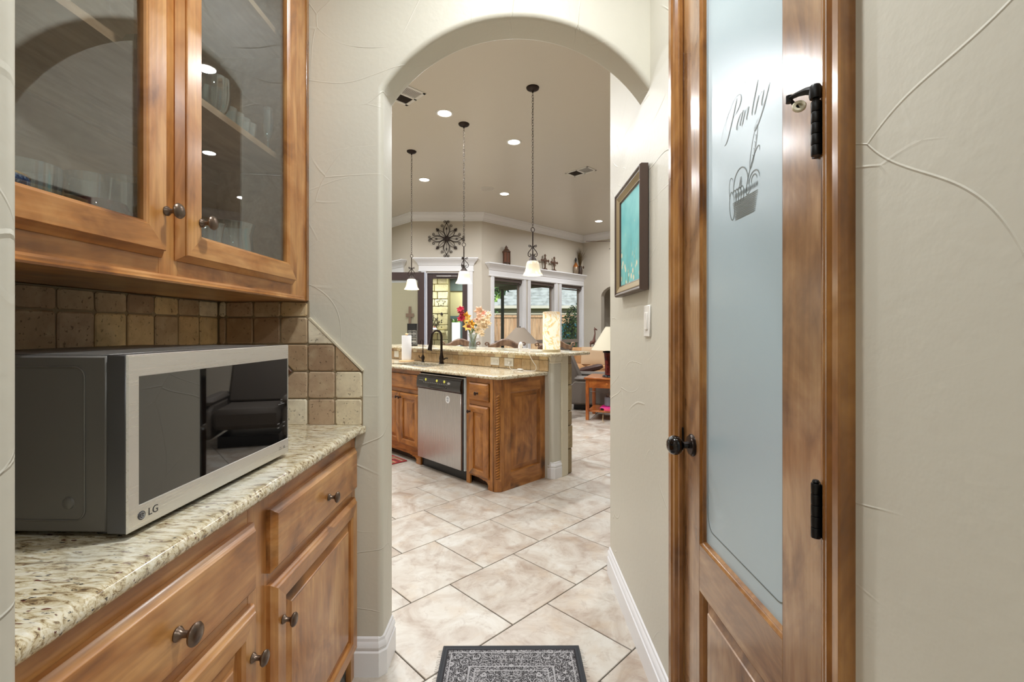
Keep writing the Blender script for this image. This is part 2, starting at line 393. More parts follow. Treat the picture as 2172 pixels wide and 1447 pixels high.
# ---------------------------------------------------------------- floor
mb = MB(); mb.box(-6, 6.5, -4, 13, -.12, -.004); fl = struct('floor', mb, M_fgrout)
mb = MB(); P4 = .4475; mb.cbox(.0022, P4-.0022, .0022, P4-.0022, -.02, 0, .002)
first = None; cand = []
for i in range(-34, 34):
    for j in range(-34, 34):
        a = .127+P4*i; b = -1.082+P4*j+(0 if i % 2 else P4/2)
        c = IS @ Vector((b+P4/2, a+P4/2, 0))
        if not (-5.2 < c.x < 6.3 and -3.9 < c.y < 12.6): continue
        if c.y < .3: s = 50+abs(c.y)
        elif c.y < 2.4 and abs(c.x) < .95: s = 0
        else:
            px = 1086+980.7*c.x/c.y; s = max(0, 800-px)/60+max(0, px-1330)/60+c.y*.6
            if c.y < 2 : s += 8
        cand.append((s, i, j, a, b))
cand.sort(); rest = MB()
for k, (s, i, j, a, b) in enumerate(cand):
    if k < 290:
        if first is None: first = part('floor_tile', mb, M_ft, fl); t = first
        else: t = first.copy(); C.objects.link(t); t.parent = fl
        m = IS @ Matrix.Translation((b, a, 0)); t.location = m.to_translation(); t.rotation_euler = (0, 0, pi/4)
    else:
        q = MB(lambda x, y, z: tuple(IS @ Vector((x+b, y+a, z)))); q.box(.002, P4-.002, .002, P4-.002, -.02, 0); rest.add(q.v, q.f)
o = part('floor_tile_field', rest, M_ft, fl, merge=False); o['kind'] = 'stuff'

# ---------------------------------------------------------------- walls
def roundrect(x0, x1, y0, y1, r, which):
    """footprint with rounded corners; which = set of 'ne','nw','se','sw'"""
    out = []
    for nm, cx, cy, a in (('sw', x0, y0, pi), ('se', x1, y0, 1.5*pi), ('ne', x1, y1, 0), ('nw', x0, y1, .5*pi)):
        if nm in which:
            ox = cx+(r if 'w' in nm else -r); oy = cy+(r if 's' in nm else -r)
            out += [(ox+r*cos(a+pi/2*t/6), oy+r*sin(a+pi/2*t/6)) for t in range(7)]
        else: out.append((cx, cy))
    return out
DY0, DY1, DZ = .745, 1.39, 2.45
mb = MB(); mb.prism(roundrect(.5, .62, .43, DY0, .02, {'sw'}), 0, 3.7); mb.prism(roundrect(.5, .62, DY1, 2.432, .02, {'nw'}), 0, 3.7)
mb.box(.5, .62, DY0, DY1, DZ, 3.7); struct('wall_right', mb, M_wall, bevel=0, ang=50)
mb = MB(); mb.prism(roundrect(-1.3, -.507, .33, .478, .02, {'ne', 'se'}), 0, 3.7); struct('wall_near_left', mb, M_wall, ang=50)
mb = MB(); mb.box(-1.25, -1.10, .478, 1.72, 0, 3.7); wall_left = struct('wall_left', mb, M_wall)
# arch wall
mb = MB(); YF, YB, r = 1.705, 1.852, .02; XL, XR, ZS = -.487, .5, 2.165
hs = (XR-XL)/2; cxm = (XL+XR)/2; rise = .265; RA = (hs*hs+rise*rise)/(2*rise); zc = ZS+rise-RA; a0 = math.asin(hs/RA)
cont = [((XL, z), (-1, 0)) for z in (0, .5, 1, 1.5, 2, ZS-.03)]
cont.append(((XL, ZS), (-.93, .37)))
for i in range(1, 37):
    a = -a0+2*a0*i/36; cont.append(((cxm+RA*sin(a), zc+RA*cos(a)), (sin(a), cos(a))))
sec = [(r*(1-sin(t*pi/12)), YF+r*(1-cos(t*pi/12))) for t in range(7)]+[(0, (YF+YB)/2)]+[(r*(1-cos(t*pi/12)), YB-r+r*sin(t*pi/12)) for t in range(7)]
q = len(sec); vs = [(p[0]+n_[0]*o_, y, p[1]+n_[1]*o_) for p, n_ in cont for o_, y in sec]
fs = [(i*q+k, i*q+k+1, (i+1)*q+k+1, (i+1)*q+k) for i in range(len(cont)-1) for k in range(q-1)]
mb.add(vs, fs)
for Y, k in ((YF, 0), (YB, q-1)):
    ed = [vs[i*q+k] for i in range(len(cont))]
    out = [(-1.25, Y, p[2]) if i < 7 else (p[0], Y, 3.7) for i, p in enumerate(ed)]
    for i in range(len(ed)-1):
        if i == 6: mb.add([ed[i], ed[i+1], (ed[i+1][0], Y, 3.7), (-1.25, Y, 3.7), (-1.25, Y, ed[i][2])], [(0, 1, 2, 3, 4)])
        elif i < 6: mb.add([ed[i], ed[i+1], out[i+1], out[i]], [(0, 1, 2, 3)])
        else: mb.add([ed[i], ed[i+1], out[i+1], out[i]], [(0, 1, 2, 3)])
wall_arch = struct('wall_arch', mb, M_wall, ang=60)
# kitchen and living room shell (outside faces thick so daylight only enters at the openings)
mb = MB(); mb.box(-5.2, -1.2, 1.72, 1.852, 0, 3.7); struct('wall_kitchen_near', mb, M_wallk)
mb = MB(); mb.box(1.54, 6.2, 2.30, 2.43, 0, 3.7).box(.62, 1.54, 1.85, 1.95, 0, 3.7).box(.62, 1.54, 1.95, 2.43, 1.86, 3.7).box(1.54, 1.60, 1.95, 2.30, 0, 3.7); struct('wall_living_near', mb, M_wallk)
mb = MB(); mb.box(-5.15, -5, 1.75, 6.6, 0, 3.7).box(-5.15, -5, 6.6, 9.2, 0, .9).box(-5.15, -5, 6.6, 9.2, 2.3, 3.7).box(-5.15, -5, 9.2, 11.9, 0, 3.7); struct('wall_kitchen_left', mb, M_wallk)
mb = MB(); mb.box(-5.1, -4.2, 11.56, 11.7, 0, 3.7); struct('wall_nook', mb, M_wallk)
LW = frame(-2.077, 9.44, 0, 135)         # left angled wall, x runs away from the door corner
mb = MB(); mb.box(0, 3.1, -.14, 0, 0, 3.7); struct('wall_angled_left', mb, M_wallk, M=LW)
mb = MB(); mb.box(-2.12, -1.80, 9.44, 9.58, 0, 3.7).box(-.945, -.653, 9.44, 9.58, 0, 3.7).box(-1.80, -.945, 9.44, 9.58, 2.44, 3.7); struct('wall_door_bay', mb, M_wallk)
WOP = [(.314, 1.199), (1.43, 2.305), (2.53, 3.39)]
mb = MB(); xs = [-.01]+[v for w in WOP for v in w]+[3.42]
for i in range(0, len(xs), 2): mb.box(xs[i], xs[i+1], 0, .16, 0, 3.7)
for a, b in WOP: mb.box(a, b, 0, .16, 2.39, 3.7).box(a, b, 0, .16, 0, .45)
struct('wall_windows', mb, M_wallk, M=WN)
RW = frame(1.76, 11.854, 0, -45)         # far right angled wall with the hall opening
mb = MB(); mb.box(0, .55, 0, .14, 0, 3.7).box(1.75, 6.2, 0, .14, 0, 3.7)
arch = [(.55, 2.10)]+[(1.15-.6*cos(pi*t/12), 2.10+.28*sin(pi*t/12)) for t in range(1, 12)]+[(1.75, 2.10), (1.75, 3.7), (.55, 3.7)]
mb.prism(arch, 0, .14, ax=lambda a, b, h: (a, h, b)); struct('wall_far_right', mb, M_wallk, M=RW)
mb = MB(); mb.box(.2, 2.1, 1.3, 1.4, 0, 3.0).box(.2, .3, .14, 1.3, 0, 3).box(2.0, 2.1, .14, 1.3, 0, 3).box(.2, 2.1, .14, 1.4, 2.9, 3.0); struct('wall_far_hall', mb, M_wallk, M=RW)
mb = MB(); mb.box(6, 6.15, 2.4, 8.0, 0, 3.7); struct('wall_living_right', mb, M_wallk)
kp = [(-5.1, 1.80), (.62, 1.80), (.62, 2.40), (6.1, 2.40), (6.1, 7.66), (1.76, 11.95), (-.70, 9.52), (-2.06, 9.52), (-4.2, 11.66), (-5.1, 11.66)]
mb = MB(); mb.prism(kp, KCEIL, KCEIL+.1); struct('ceiling', mb, M_ceil)
# hall end: where the camera stands
mb = MB(); mb.box(-2.6, 2.6, -3.8, 1.75, HCEIL, HCEIL+.1); struct('ceiling_hall', mb, M_wall)
mb = MB(); mb.box(-2.7, -2.6, -3.8, .36, 0, 2.95).box(-2.7, -1.25, .33, .45, 0, 2.95); struct('wall_rear_left', mb, M_wall)
mb = MB(); mb.box(2.6, 2.7, -3.8, .60, 0, 2.95).box(.6, 2.7, .43, .55, 0, 2.95); struct('wall_rear_right', mb, M_wall)
mb = MB(); mb.box(-2.7, 2.7, -3.9, -3.8, 0, 2.95); struct('wall_rear', mb, M_wall)
mb = MB(); mb.box(1.55, 1.65, .5, 1.85, 0, 2.95).box(.62, 1.65, .55, 1.85, 2.75, 2.85); struct('wall_pantry', mb, M_wall)

# skirting boards
SK = [(0, 0), (.014, 0), (.014, .088), (.009, .094), (.009, .100), (.013, .106), (.011, .118), (.006, .126), (.005, .136), (0, .142)]
mb = MB(); mb.sweep([(-.60, YF), (-.503, YF), (-.487, YF+.016), (-.487, YB-.016), (-.503, YB), (-1.3, YB)], SK, left=False); struct('baseboard_left', mb, M_white, ang=25)
mb = MB(); mb.sweep([(.5, 1.434), (.5, 2.418), (.514, 2.432), (.62, 2.432)], SK, left=True); struct('baseboard_right', mb, M_white, ang=25)
# crown moulding of the far room
CR = [(0, 3.66), (.10, 3.66), (.10, 3.645), (.088, 3.63), (.085, 3.61), (.06, 3.575), (.035, 3.55), (.03, 3.53), (.018, 3.52), (.018, 3.50), (.012, 3.49), (0, 3.49)]
mb = MB(); mb.sweep([(-4.2, 11.563), (-2.077, 9.44), (-.653, 9.44), (1.76, 11.854), (5.9, 7.714)], CR, left=False); struct('trim_1', mb, M_white, ang=25)

# header trims over the garden door and the windows
def header(name, M, x0, x1, z0, d=.12, mi=0):
    pr = [(0, z0), (.03, z0), (.03, z0+.02), (.022, z0+.025), (.022, z0+.115), (.034, z0+.125), (.04, z0+.15), (.07, z0+.19), (.105, z0+.225), (.11, z0+.24), (.125, z0+.245), (.125, z0+.268), (0, z0+.268)]
    m = MB(); m.sweep([(x0, 0), (x0, -.0005), (x1, -.0005), (x1, 0)][0:4], [(o_, z) for o_, z in pr], left=False)
    return struct(name, m, M_white, M=M, ang=25)
header('trim_2', frame(0, 9.44), -1.93, -.856, 2.465)
header('trim_3', WN, .20, 3.45, 2.39)
header('trim_4', LW @ frame(0, 0, 0, 180), -1.75, -.35, 2.465)
mb = MB(); mb.box(-.945, -.85, 9.415, 9.44, 0, 2.465).box(-.935, -.92, 9.405, 9.415, 0, 2.465).box(-.875, -.86, 9.405, 9.415, 0, 2.465).box(-1.90, -1.80, 9.415, 9.44, 0, 2.465)
struct('trim_5', mb, M_white)

# ---------------------------------------------------------------- windows
M_wframe = plain('window_frame_taupe', (140, 128, 118), .4); M_shade = plain('roller_shade_brown', (74, 60, 54), .6)
for k, (a, b) in enumerate(WOP):
    w = part('window_%d' % (k+1), MB().box(a, a+.02, .0, .16, .45, 2.39).box(b-.02, b, 0, .16, .45, 2.39).box(a, b, 0, .16, 2.375, 2.39).box(a, b, 0, .16, .45, .47), M_white, M=WN)
    w['kind'] = 'structure'
    fr = MB(); y0, y1 = .10, .14
    fr.box(a+.02, a+.06, y0, y1, .47, 2.375).box(b-.06, b-.02, y0, y1, .47, 2.375).box(a+.06, b-.06, y0, y1, 2.33, 2.375).box(a+.06, b-.06, y0, y1, .47, .51).box(a+.06, b-.06, y0-.01, y1+.01, .95, 1.035)
    part('window_frame', fr, M_wframe, w, M=WN, bevel=.003)
    part('glass_pane', MB().box(a+.06, b-.06, .118, .122, 1.035, 2.33), M_winglass, w, M=WN)
    part('glass_pane', MB().box(a+.06, b-.06, .118, .122, .51, .95), M_winglass, w, M=WN)
    cs = MB()
    for x0, x1 in ((a-.09, a), (b, b+.09)):
        cs.box(x0, x1, -.016, 0, 0, 2.39)
        for f in (.15, .42, .69): cs.box(x0+.09*f, x0+.09*(f+.16), -.024, -.016, 0, 2.39)
    part('casing', cs, M_white, w, M=WN)
    part('window_sill', MB().box(a-.1, b+.1, -.05, .1, .42, .45), M_white, w, M=WN, bevel=.004)
    t = thing('roller_shade', 'brown rolled-up shade at the top of the %s living room window' % ('leftmost', 'middle', 'rightmost')[k], 'shade', (a+.02, .05, 2.27), 0, 'roller shades', M=WN)
    part('roller', MB().lathe([(.028, a+.02), (.028, b-.02)], seg=14, ax=lambda p, q_, h: (h, .05+p, 2.34+q_)), M_shade, t, M=WN)
    part('fascia', MB().box(a+.02, b-.02, .015, .024, 2.30, 2.375), M_shade, t, M=WN)
    part('hem_bar', MB().box(a+.02, b-.02, .045, .055, 2.26, 2.285), M_shade, t, M=WN)

# ---------------------------------------------------------------- garden doors
M_dframe = plain('garden_door_brown', (66, 50, 48), .35)
d = part('door_2', MB().box(-1.80, -1.785, 9.44, 9.56, 0, 2.44).box(-.96, -.945, 9.44, 9.56, 0, 2.44).box(-1.80, -.945, 9.44, 9.56, 2.43, 2.44), plain('door_jamb_white', (226, 228, 236), .4)); d['kind'] = 'structure'
part('frame', MB().box(-1.785, -1.685, 9.48, 9.53, 0, 2.43).box(-1.065, -.96, 9.48, 9.53, 0, 2.43).box(-1.685, -1.065, 9.48, 9.53, 2.325, 2.43).box(-1.685, -1.065, 9.48, 9.53, 0, .25), M_dframe, d, bevel=.004)
part('glass_pane', MB().box(-1.685, -1.065, 9.503, 9.507, .25, 2.325), M_winglass, d)
part('door_closer', MB().lathe([(.014, -1.60), (.017, -1.58), (.017, -1.30), (.008, -1.29), (.008, -1.17)], seg=12, ax=lambda p, q_, h: (h, 9.455+p, 2.37+q_)), M_ssv, d)
# the brown door leaf folded back into the room
L = thing('garden_door', 'brown glazed door leaf with inset blinds, swung open left of the garden doorway', 'door', (-2.29, 9.32, 0))
part('leaf_frame', MB().box(-2.77, -2.655, 9.30, 9.345, .02, 2.43).box(-1.925, -1.81, 9.30, 9.345, .02, 2.43).box(-2.655, -1.925, 9.30, 9.345, 2.275, 2.43).box(-2.655, -1.925, 9.30, 9.345, .02, .27), M_dframe, L, M=Iden, bevel=.004)
part('glazing_bead', MB().box(-1.945, -1.925, 9.29, 9.30, .25, 2.295).box(-2.655, -2.635, 9.29, 9.30, .25, 2.295).box(-2.635, -1.945, 9.29, 9.30, 2.275, 2.295), M_brownp, L, M=Iden)
part('blind_rail', MB().box(-2.64, -1.94, 9.318, 9.330, 2.225, 2.272), M_white, L, M=Iden)
sl = MB()
M_slat = plain('blind_slats', (206, 194, 162), .45)
for i in range(120): z = .29+i*.0162; sl.box(-2.635, -1.945, 9.322, 9.326, z, z+.0150)
o = part('blind_slat', sl, M_slat, L, M=Iden, smooth=False); o['kind'] = 'stuff'
part('glass_pane', MB().box(-2.655, -1.925, 9.306, 9.309, .27, 2.275), pane('door_leaf_glass', .10), L, M=Iden)
part('edge_strip', MB().box(-1.81, -1.795, 9.30, 9.345, .02, 2.43), plain('edge_blue_white', (196, 206, 228), .4), L, M=Iden)
t = thing('hanging_cross', 'plain brown cross hanging on the glazed door leaf', 'cross', (-2.10, 9.285, 1.35))
part('upright', MB().box(-2.125, -2.075, 9.275, 9.287, 1.26, 1.74), plain('cross_brown', (112, 92, 74), .6), t, M=Iden)
part('crossbar', MB().box(-2.18, -2.02, 9.272, 9.284, 1.53, 1.60), plain('cross_brown_bar', (112, 92, 74), .6), t, M=Iden)
# switch plates by the garden door
def plate(M, x, z, w, h, label, rockers, rows=1, cat='switch plate', grp=None, d=.006, name='switch_plate'):
    t = thing(name, label, cat, (x, 0, z), 0, grp, M=M)
    part('cover', MB().cbox(-w/2, w/2, -d, 0, -h/2, h/2, .003), M_plate, t)
    for i in range(rockers):
        cx = (i-(rockers-1)/2)*.046; part('rocker', MB().cbox(cx-.016, cx+.016, -d-.004, -d+.001, -.032, .032, .0015), M_plate, t)
    return t
FW = frame(0, 9.44)
plate(FW, -.785, 1.365, .13, .118, 'upper wide white switch plate right of the garden door', 2)
plate(FW, -.785, 1.155, .13, .118, 'lower wide white switch plate right of the garden door', 2)
plate(FW, -.765, .985, .075, .118, 'narrow white switch plate below the two wide ones by the garden door', 1)

# ---------------------------------------------------------------- pantry door, door_1, in the right wall
XF = .505
d1 = part('door_1', MB().box(.5, .62, DY0, DY0+.012, 0, DZ).box(.5, .62, DY1-.012, DY1, 0, DZ).box(.5, .62, DY0, DY1, DZ-.012, DZ), M_cs); d1['kind'] = 'structure'; d1['label'] = 'stained wood pantry door with a tall frosted glass pane'
y0, y1 = .760, 1.375
GY0, GY1, GZ0, GZ1 = .8735, 1.264, .69, 2.31
st = lambda nm, a, b, c, e, m: part(nm, MB().cbox(XF, XF+.036, a, b, c, e, .001), m, d1)
st('stile', y0, GY0, .01, 2.435, M_dv); st('stile', GY1, y1, .01, 2.435, M_dv)
st('rail', GY0, GY1, .563, GZ0, M_dy); st('rail', GY0, GY1, GZ1, 2.435, M_dy); st('rail', GY0, GY1, .01, .24, M_dy)
bead = [(0, .0), (0, -.001), (.003, -.003), (.006, -.006), (.0085, -.0062), (.0095, -.012), (.011, -.0165)]
xf = lambda w, dd, h: (XF-dd, w, h)
m1 = MB(); m1.rings(GY0, GY1, GZ0, GZ1, bead, xf, cap=False); part('glazing_bead', m1, [M_cs, M_cs], d1, ang=20)
m1 = MB(); m1.rings(GY0, GY1, .24, .563, bead, xf, cap=False); part('panel_bead', m1, [M_cs, M_cs], d1, ang=20)
m1 = MB(); m1.rings(GY0+.010, GY1-.010, .25, .553, [(0, -.017), (.004, -.017), (.028, -.008), (.03, -.005), (.034, -.005)], xf); part('lower_panel', m1, [M_dv, M_dv], d1, ang=20)
mf, n, l, b = newmat('frosted_glass'); b.inputs['Base Color'].default_value = lin((192, 212, 220)); b.inputs['Roughness'].default_value = .27; b.inputs['Specular IOR Level'].default_value = .8
b.inputs['Coat Weight'].default_value = .18; b.inputs['Coat Roughness'].default_value = .2
b.inputs['Transmission Weight'].default_value = .25; bump(n, l, b, noise(n, l, geo(n, l), 900, 2), .0002, .4)
GX = XF+.015
part('frosted_glass', MB().box(GX, GX+.005, GY0+.005, GY1-.005, GZ0+.005, GZ1-.005), mf, d1)
M_etch = plain('etched_clear_line', (84, 92, 84), .35)
def ribbon(mb, pts, w, hw=None, wmin=.25, slant=None):
    """flat stroke in (w, h); broad when it runs down, fine across, like a pen"""
    n_ = len(pts); vs = []
    for i, p in enumerate(pts):
        a = pts[max(i-1, 0)]; b = pts[min(i+1, n_-1)]; dx, dz = b[0]-a[0], b[1]-a[1]; L_ = math.hypot(dx, dz) or 1; nx, nz = -dz/L_, dx/L_
        if slant is None: k = w
        else: k = w*(wmin+(1-wmin)*max(0, (dx*slant[0]+dz*slant[1])/L_)**2)
        e = min(i, n_-1-i)/max(1, n_/5); k *= min(1, .35+e)
        vs += [(p[0]+nx*k, p[1]+nz*k), (p[0]-nx*k, p[1]-nz*k)]
    mb.add([(GX-.0006, GE-x, z) for x, z in vs], [(2*i, 2*i+1, 2*i+3, 2*i+2) for i in range(n_-1)])
GE = 1.147                                # text runs from here towards the camera
m1 = MB(); I_ = .02
x0_, x1_ = GE-GY1+I_, GE-GY0-I_+.008
path = [(x0_, 2.25), (x0_, .79)]+[(x0_+.03-.03*cos(t*pi/12), .79-.05*sin(t*pi/12)) for t in range(1, 7)]+[(x1_-.03, .74)]+[(x1_-.03+.03*sin(t*pi/12), .77-.03*cos(t*pi/12)) for t in range(1, 7)]+[(x1_, .9), (x1_, 1.5), (x1_, 2.25)]
ribbon(m1, path, .0012); ribbon(m1, [(x1_+.004, .86), (x1_+.007, .88), (x1_+.003, .895), (x1_-.008, .89)], .001)
o = part('etched_border', m1, M_etch, d1, smooth=False)
# the word, drawn as slanted pen strokes: unit glyph space, slanted .55
def word_stroke(mb, pts, ox, base=1.740, s=.040, sl=.42, w=.0020):
    p = bez(pts, 7); q_ = [(ox+(x+z*sl)*s, base+z*s) for x, z in p]; ribbon(mb, q_, w, wmin=.22, slant=(-.38, -.92))
m1 = MB()
word_stroke(m1, [(.55, 1.9), (.45, 1.3), (.35, .6), (.2, .05), (.1, -.25), (-.1, -.35), (-.25, -.2)], .012)
word_stroke(m1, [(-.25, .55), (-.75, .9), (-.45, 1.9), (.45, 2.0), (1.35, 2.05), (1.45, 1.1), (.45, .95)], .012)
word_stroke(m1, [(-.6, .1), (-.9, .6), (-.5, 1.5), (.2, 1.7)], .008)
word_stroke(m1, [(.9, 2.1), (1.1, 2.5), (1.5, 2.4), (1.6, 2.2)], .005, w=.0010)
def letter_n(ox, n_=2):
    word_stroke(m1, [(0, .75), (.02, .5), (-.02, .2), (-.05, 0)], ox)
    word_stroke(m1, [(-.05, .2), (.15, .7), (.45, .95), (.42, .6), (.4, .4), (.28, .0), (.6, .15)], ox)
word_stroke(m1, [(.55, .75), (.1, .95), (-.1, .1), (.15, .02), (.3, 0), (.5, .4), (.55, .75)], .058)
word_stroke(m1, [(.58, .85), (.5, .5), (.35, 0), (.65, .1)], .058)
letter_n(.090)
word_stroke(m1, [(.1, 1.7), (.08, 1.0), (-.1, 0), (.25, .08)], .126); word_stroke(m1, [(-.15, .92), (.05, .95), (.3, .95), (.4, .97)], .126, w=.0010)
word_stroke(m1, [(.02, .85), (.0, .5), (-.05, .2), (-.05, 0)], .146); word_stroke(m1, [(0, .4), (.15, .8), (.3, .98), (.42, .8)], .146)
word_stroke(m1, [(.0, .85), (-.1, .2), (.05, -.02), (.35, .25)], .168); word_stroke(m1, [(.5, .95), (.4, .2), (.2, -.7), (-.2, -.9), (-.4, -.8), (-.3, -.5), (0, -.35)], .168)
part('etched_lettering', m1, M_etch, d1, smooth=False)
m1 = MB(); bx0, bx1, tx0, tx1, bz, tz = .055, .147, .042, .160, 1.533, 1.590
for k in range(11):
    t_ = k/11; zz = bz+(tz-.012-bz)*t_; a = bx0+(tx0-bx0)*t_; b_ = bx1+(tx1-bx1)*t_; ribbon(m1, [(a+(b_-a)*j/8, zz) for j in range(9)], .0013)
for k in range(26): xx = tx0+.012+(tx1-tx0-.012)*k/26; ribbon(m1, [(xx, tz-.008), (xx+.0005, tz-.002), (xx+.001, tz+.004)], .0011)
ov = lambda cx, cz, rx, rz, rot, a=0, b_=2*pi: [(cx+rx*cos(a+(b_-a)*i/22)*cos(rot)-rz*sin(a+(b_-a)*i/22)*sin(rot), cz+rx*cos(a+(b_-a)*i/22)*sin(rot)+rz*sin(a+(b_-a)*i/22)*cos(rot)) for i in range(23)]
ribbon(m1, ov(.140, 1.672, .045, .009, 1.25), .0009); ribbon(m1, ov(.136, 1.622, .052, .014, 1.05, -.6, 4.0), .0012)
ribbon(m1, ov(.082, 1.607, .034, .040, 0, -.2, pi+.3), .0013); ribbon(m1, ov(.142, 1.600, .022, .020, .3, -.3, pi+.1), .0012); ribbon(m1, ov(.142, 1.600, .012, .012, .3, -.3, pi+.1), .0012)
ribbon(m1, ov(.038, 1.610, .012, .028, .1, .5, 4.0), .0008); ribbon(m1, ov(.040, 1.570, .012, .034, .1), .0010)
for k in range(4): ribbon(m1, ov(.048+k*.012, 1.580, .012, .024, -.2, -.6, 2.4), .0012)
for k in range(3): ribbon(m1, [(.074+k*.006, 1.600), (.078+k*.004, 1.612), (.082+k*.002, 1.626)], .0011)
for k in range(4): ribbon(m1, ov(.134+k*.004, 1.65+k*.013, .005, .007, 0, -1, 1.2), .0009)
for k in range(16): xx = .066+.04*R.random(); zz = 1.602+.028*R.random(); m1.add([(GX-.0006, GE-xx-.0008*i_, zz+.0008*j_) for i_, j_ in ((0, 0), (1, 0), (1, 1), (0, 1))], [(0, 1, 2, 3)])
part('etched_bread_basket', m1, M_etch, d1, smooth=False)
# casings
CP = [(0, 0), (0, .010), (.005, .012), (.012, .010), (.018, .018), (.026, .021), (.034, .017), (.040, .022), (.055, .024), (.058, .022), (.058, 0)]
def casing(y_in, sgn):
    m_ = MB(); ys = [(y_in+sgn*a, .5-b_) for a, b_ in CP]
    m_.prism([(x, y) for y, x in ys], 0, 2.50); return m_
part('casing', casing(.738, -1), M_cs, d1, ang=25); part('casing', casing(1.375, 1), M_cs, d1, ang=25)
part('casing', MB().box(.478, .5, .68, 1.433, 2.44, 2.50), M_cs, d1)
# hinges
for z0, z1 in ((.935, 1.025), (1.558, 1.648), (2.20, 2.29)):
    hg = MB(); n5 = 5; hh = (z1-z0)/n5
    for k in range(n5): hg.lathe([(.0068, z0+k*hh+.0006), (.0072, z0+k*hh+.0016), (.0072, z0+(k+1)*hh-.0016), (.0068, z0+(k+1)*hh-.0006)], seg=14, ax=lambda p, q_, h: (.492+p, .757+q_, h))
    hg.box(.497, .5045, .759, .775, z0+.002, z1-.002).box(.4975, .5015, .742, .757, z0+.002, z1-.002)
    part('hinge', hg, M_black, d1)
    part('hinge_pin', MB().lathe([(.004, z1-.001), (.0055, z1+.002), (.004, z1+.005)], seg=10, ax=lambda p, q_, h: (.492+p, .757+q_, h)), M_black, d1)
# hinge-pin door stop
hs_ = MB(); zt = 1.652
hs_.lathe([(.0082, zt), (.009, zt+.004), (.0092, zt+.018), (.007, zt+.022)], seg=12, ax=lambda p, q_, h: (.491+p, .757+q_, h))
hs_.tube([(.490, .757, zt+.014), (.485, .770, zt+.019), (.481, .785, zt+.022), (.478, .797, zt+.023), (.4765, .804, zt+.022)], [.0078, .0062, .0044, .0038, .0045], 8)
hs_.tube([(.4765, .804, zt+.028), (.4765, .804, zt+.016)], .0055, 8)
hs_.tube([(.4765, .804, zt+.022), (.484, .7975, zt+.008), (.4865, .7955, zt+.002)], .0032, 8)
part('door_stop', hs_, M_black, d1)
AX = Vector((-.45, -.86, .22)).normalized(); BX = AX.orthogonal().normalized(); BY = AX.cross(BX); RC = Vector((.4875, .7945, 1.6555))
part('bumper', MB().lathe([(.0050, 0), (.0092, -.0005), (.0108, .002), (.0108, .0045), (.0092, .0065), (.0050, .006), (.0050, 0)], seg=22, ax=lambda p, q_, h: tuple(RC+BX*p+BY*q_+AX*h)), M_cream, d1)
# door knob
K = lambda p, q_, h: (.505-h, 1.315+p, .947+q_)
part('knob_rose', MB().lathe([(.031, 0), (.031, .003), (.027, .006), (.026, .009), (.012, .011)], seg=28, ax=K), M_orb, d1)
part('door_knob', MB().lathe([(.010, .008), (.010, .026), (.017, .031), (.024, .037), (.0275, .046), (.0275, .054), (.023, .064), (.013, .070), (0, .0715)], seg=28, ax=K), plain('bronze_ball_gloss', (34, 28, 26), .08, metal=.9, coat=.6), d1)
part('latch_plate', MB().box(.497, .5015, 1.371, 1.379, .93, .985), M_black, d1)
# ---------------------------------------------------------------- wall tiles behind the left counter
def tile_poly(parent, poly, ax, mat=None, name='tile', d=.010, c=.0035):
    """a tumbled tile: polygon in (w, h), chamfered front; ax(w, d, h)"""
    cx = sum(p[0] for p in poly)/len(poly); cz = sum(p[1] for p in poly)/len(poly); n_ = len(poly)
    def ins(k): return [(p[0]+(cx-p[0])*k/max(.001, math.hypot(cx-p[0], cz-p[1]))*1.0, p[1]+(cz-p[1])*k/max(.001, math.hypot(cx-p[0], cz-p[1]))) for p in poly]
    L0, L1 = poly, ins(c*1.3); vs = [ax(w, 0, h) for w, h in L0]+[ax(w, d-c*.7, h) for w, h in L0]+[ax(w, d, h) for w, h in L1]
    m_ = MB(); m_.add(vs, [tuple(range(2*n_, 3*n_))]+[(i, (i+1) % n_, n_+(i+1) % n_, n_+i) for i in range(n_)]+[(n_+i, n_+(i+1) % n_, 2*n_+(i+1) % n_, 2*n_+i) for i in range(n_)])
    return part(name, m_, mat or M_trav, parent, smooth=False)
def rr(a, b, c, d, r=.006, j=.0012):
    q_ = lambda: (R.random()-.5)*2*j
    return [(a+r, c+q_()), (b-r, c+q_()), (b+q_(), c+r), (b+q_(), d-r), (b-r, d+q_()), (a+r, d+q_()), (a+q_(), d-r), (a+q_(), c+r)]
G = .0022
rows = [(.922, 1.021), (1.021, 1.121), (1.121, 1.221), (1.221, 1.321), (1.321, 1.378)]
mb = MB(); mb.box(-1.10, -1.094, .478, 1.705, .90, 1.38); part('grout_bed', mb, M_grout, wall_left)
mb = MB(); mb.prism([(-1.10, .90), (-.559, .90), (-.559, 1.121), (-.66, 1.221), (-.757, 1.318), (-.757, 1.38), (-1.10, 1.38)], YF-.0055, YF, ax=lambda a, b, h: (a, h, b)); part('grout_bed', mb, M_grout, wall_arch)
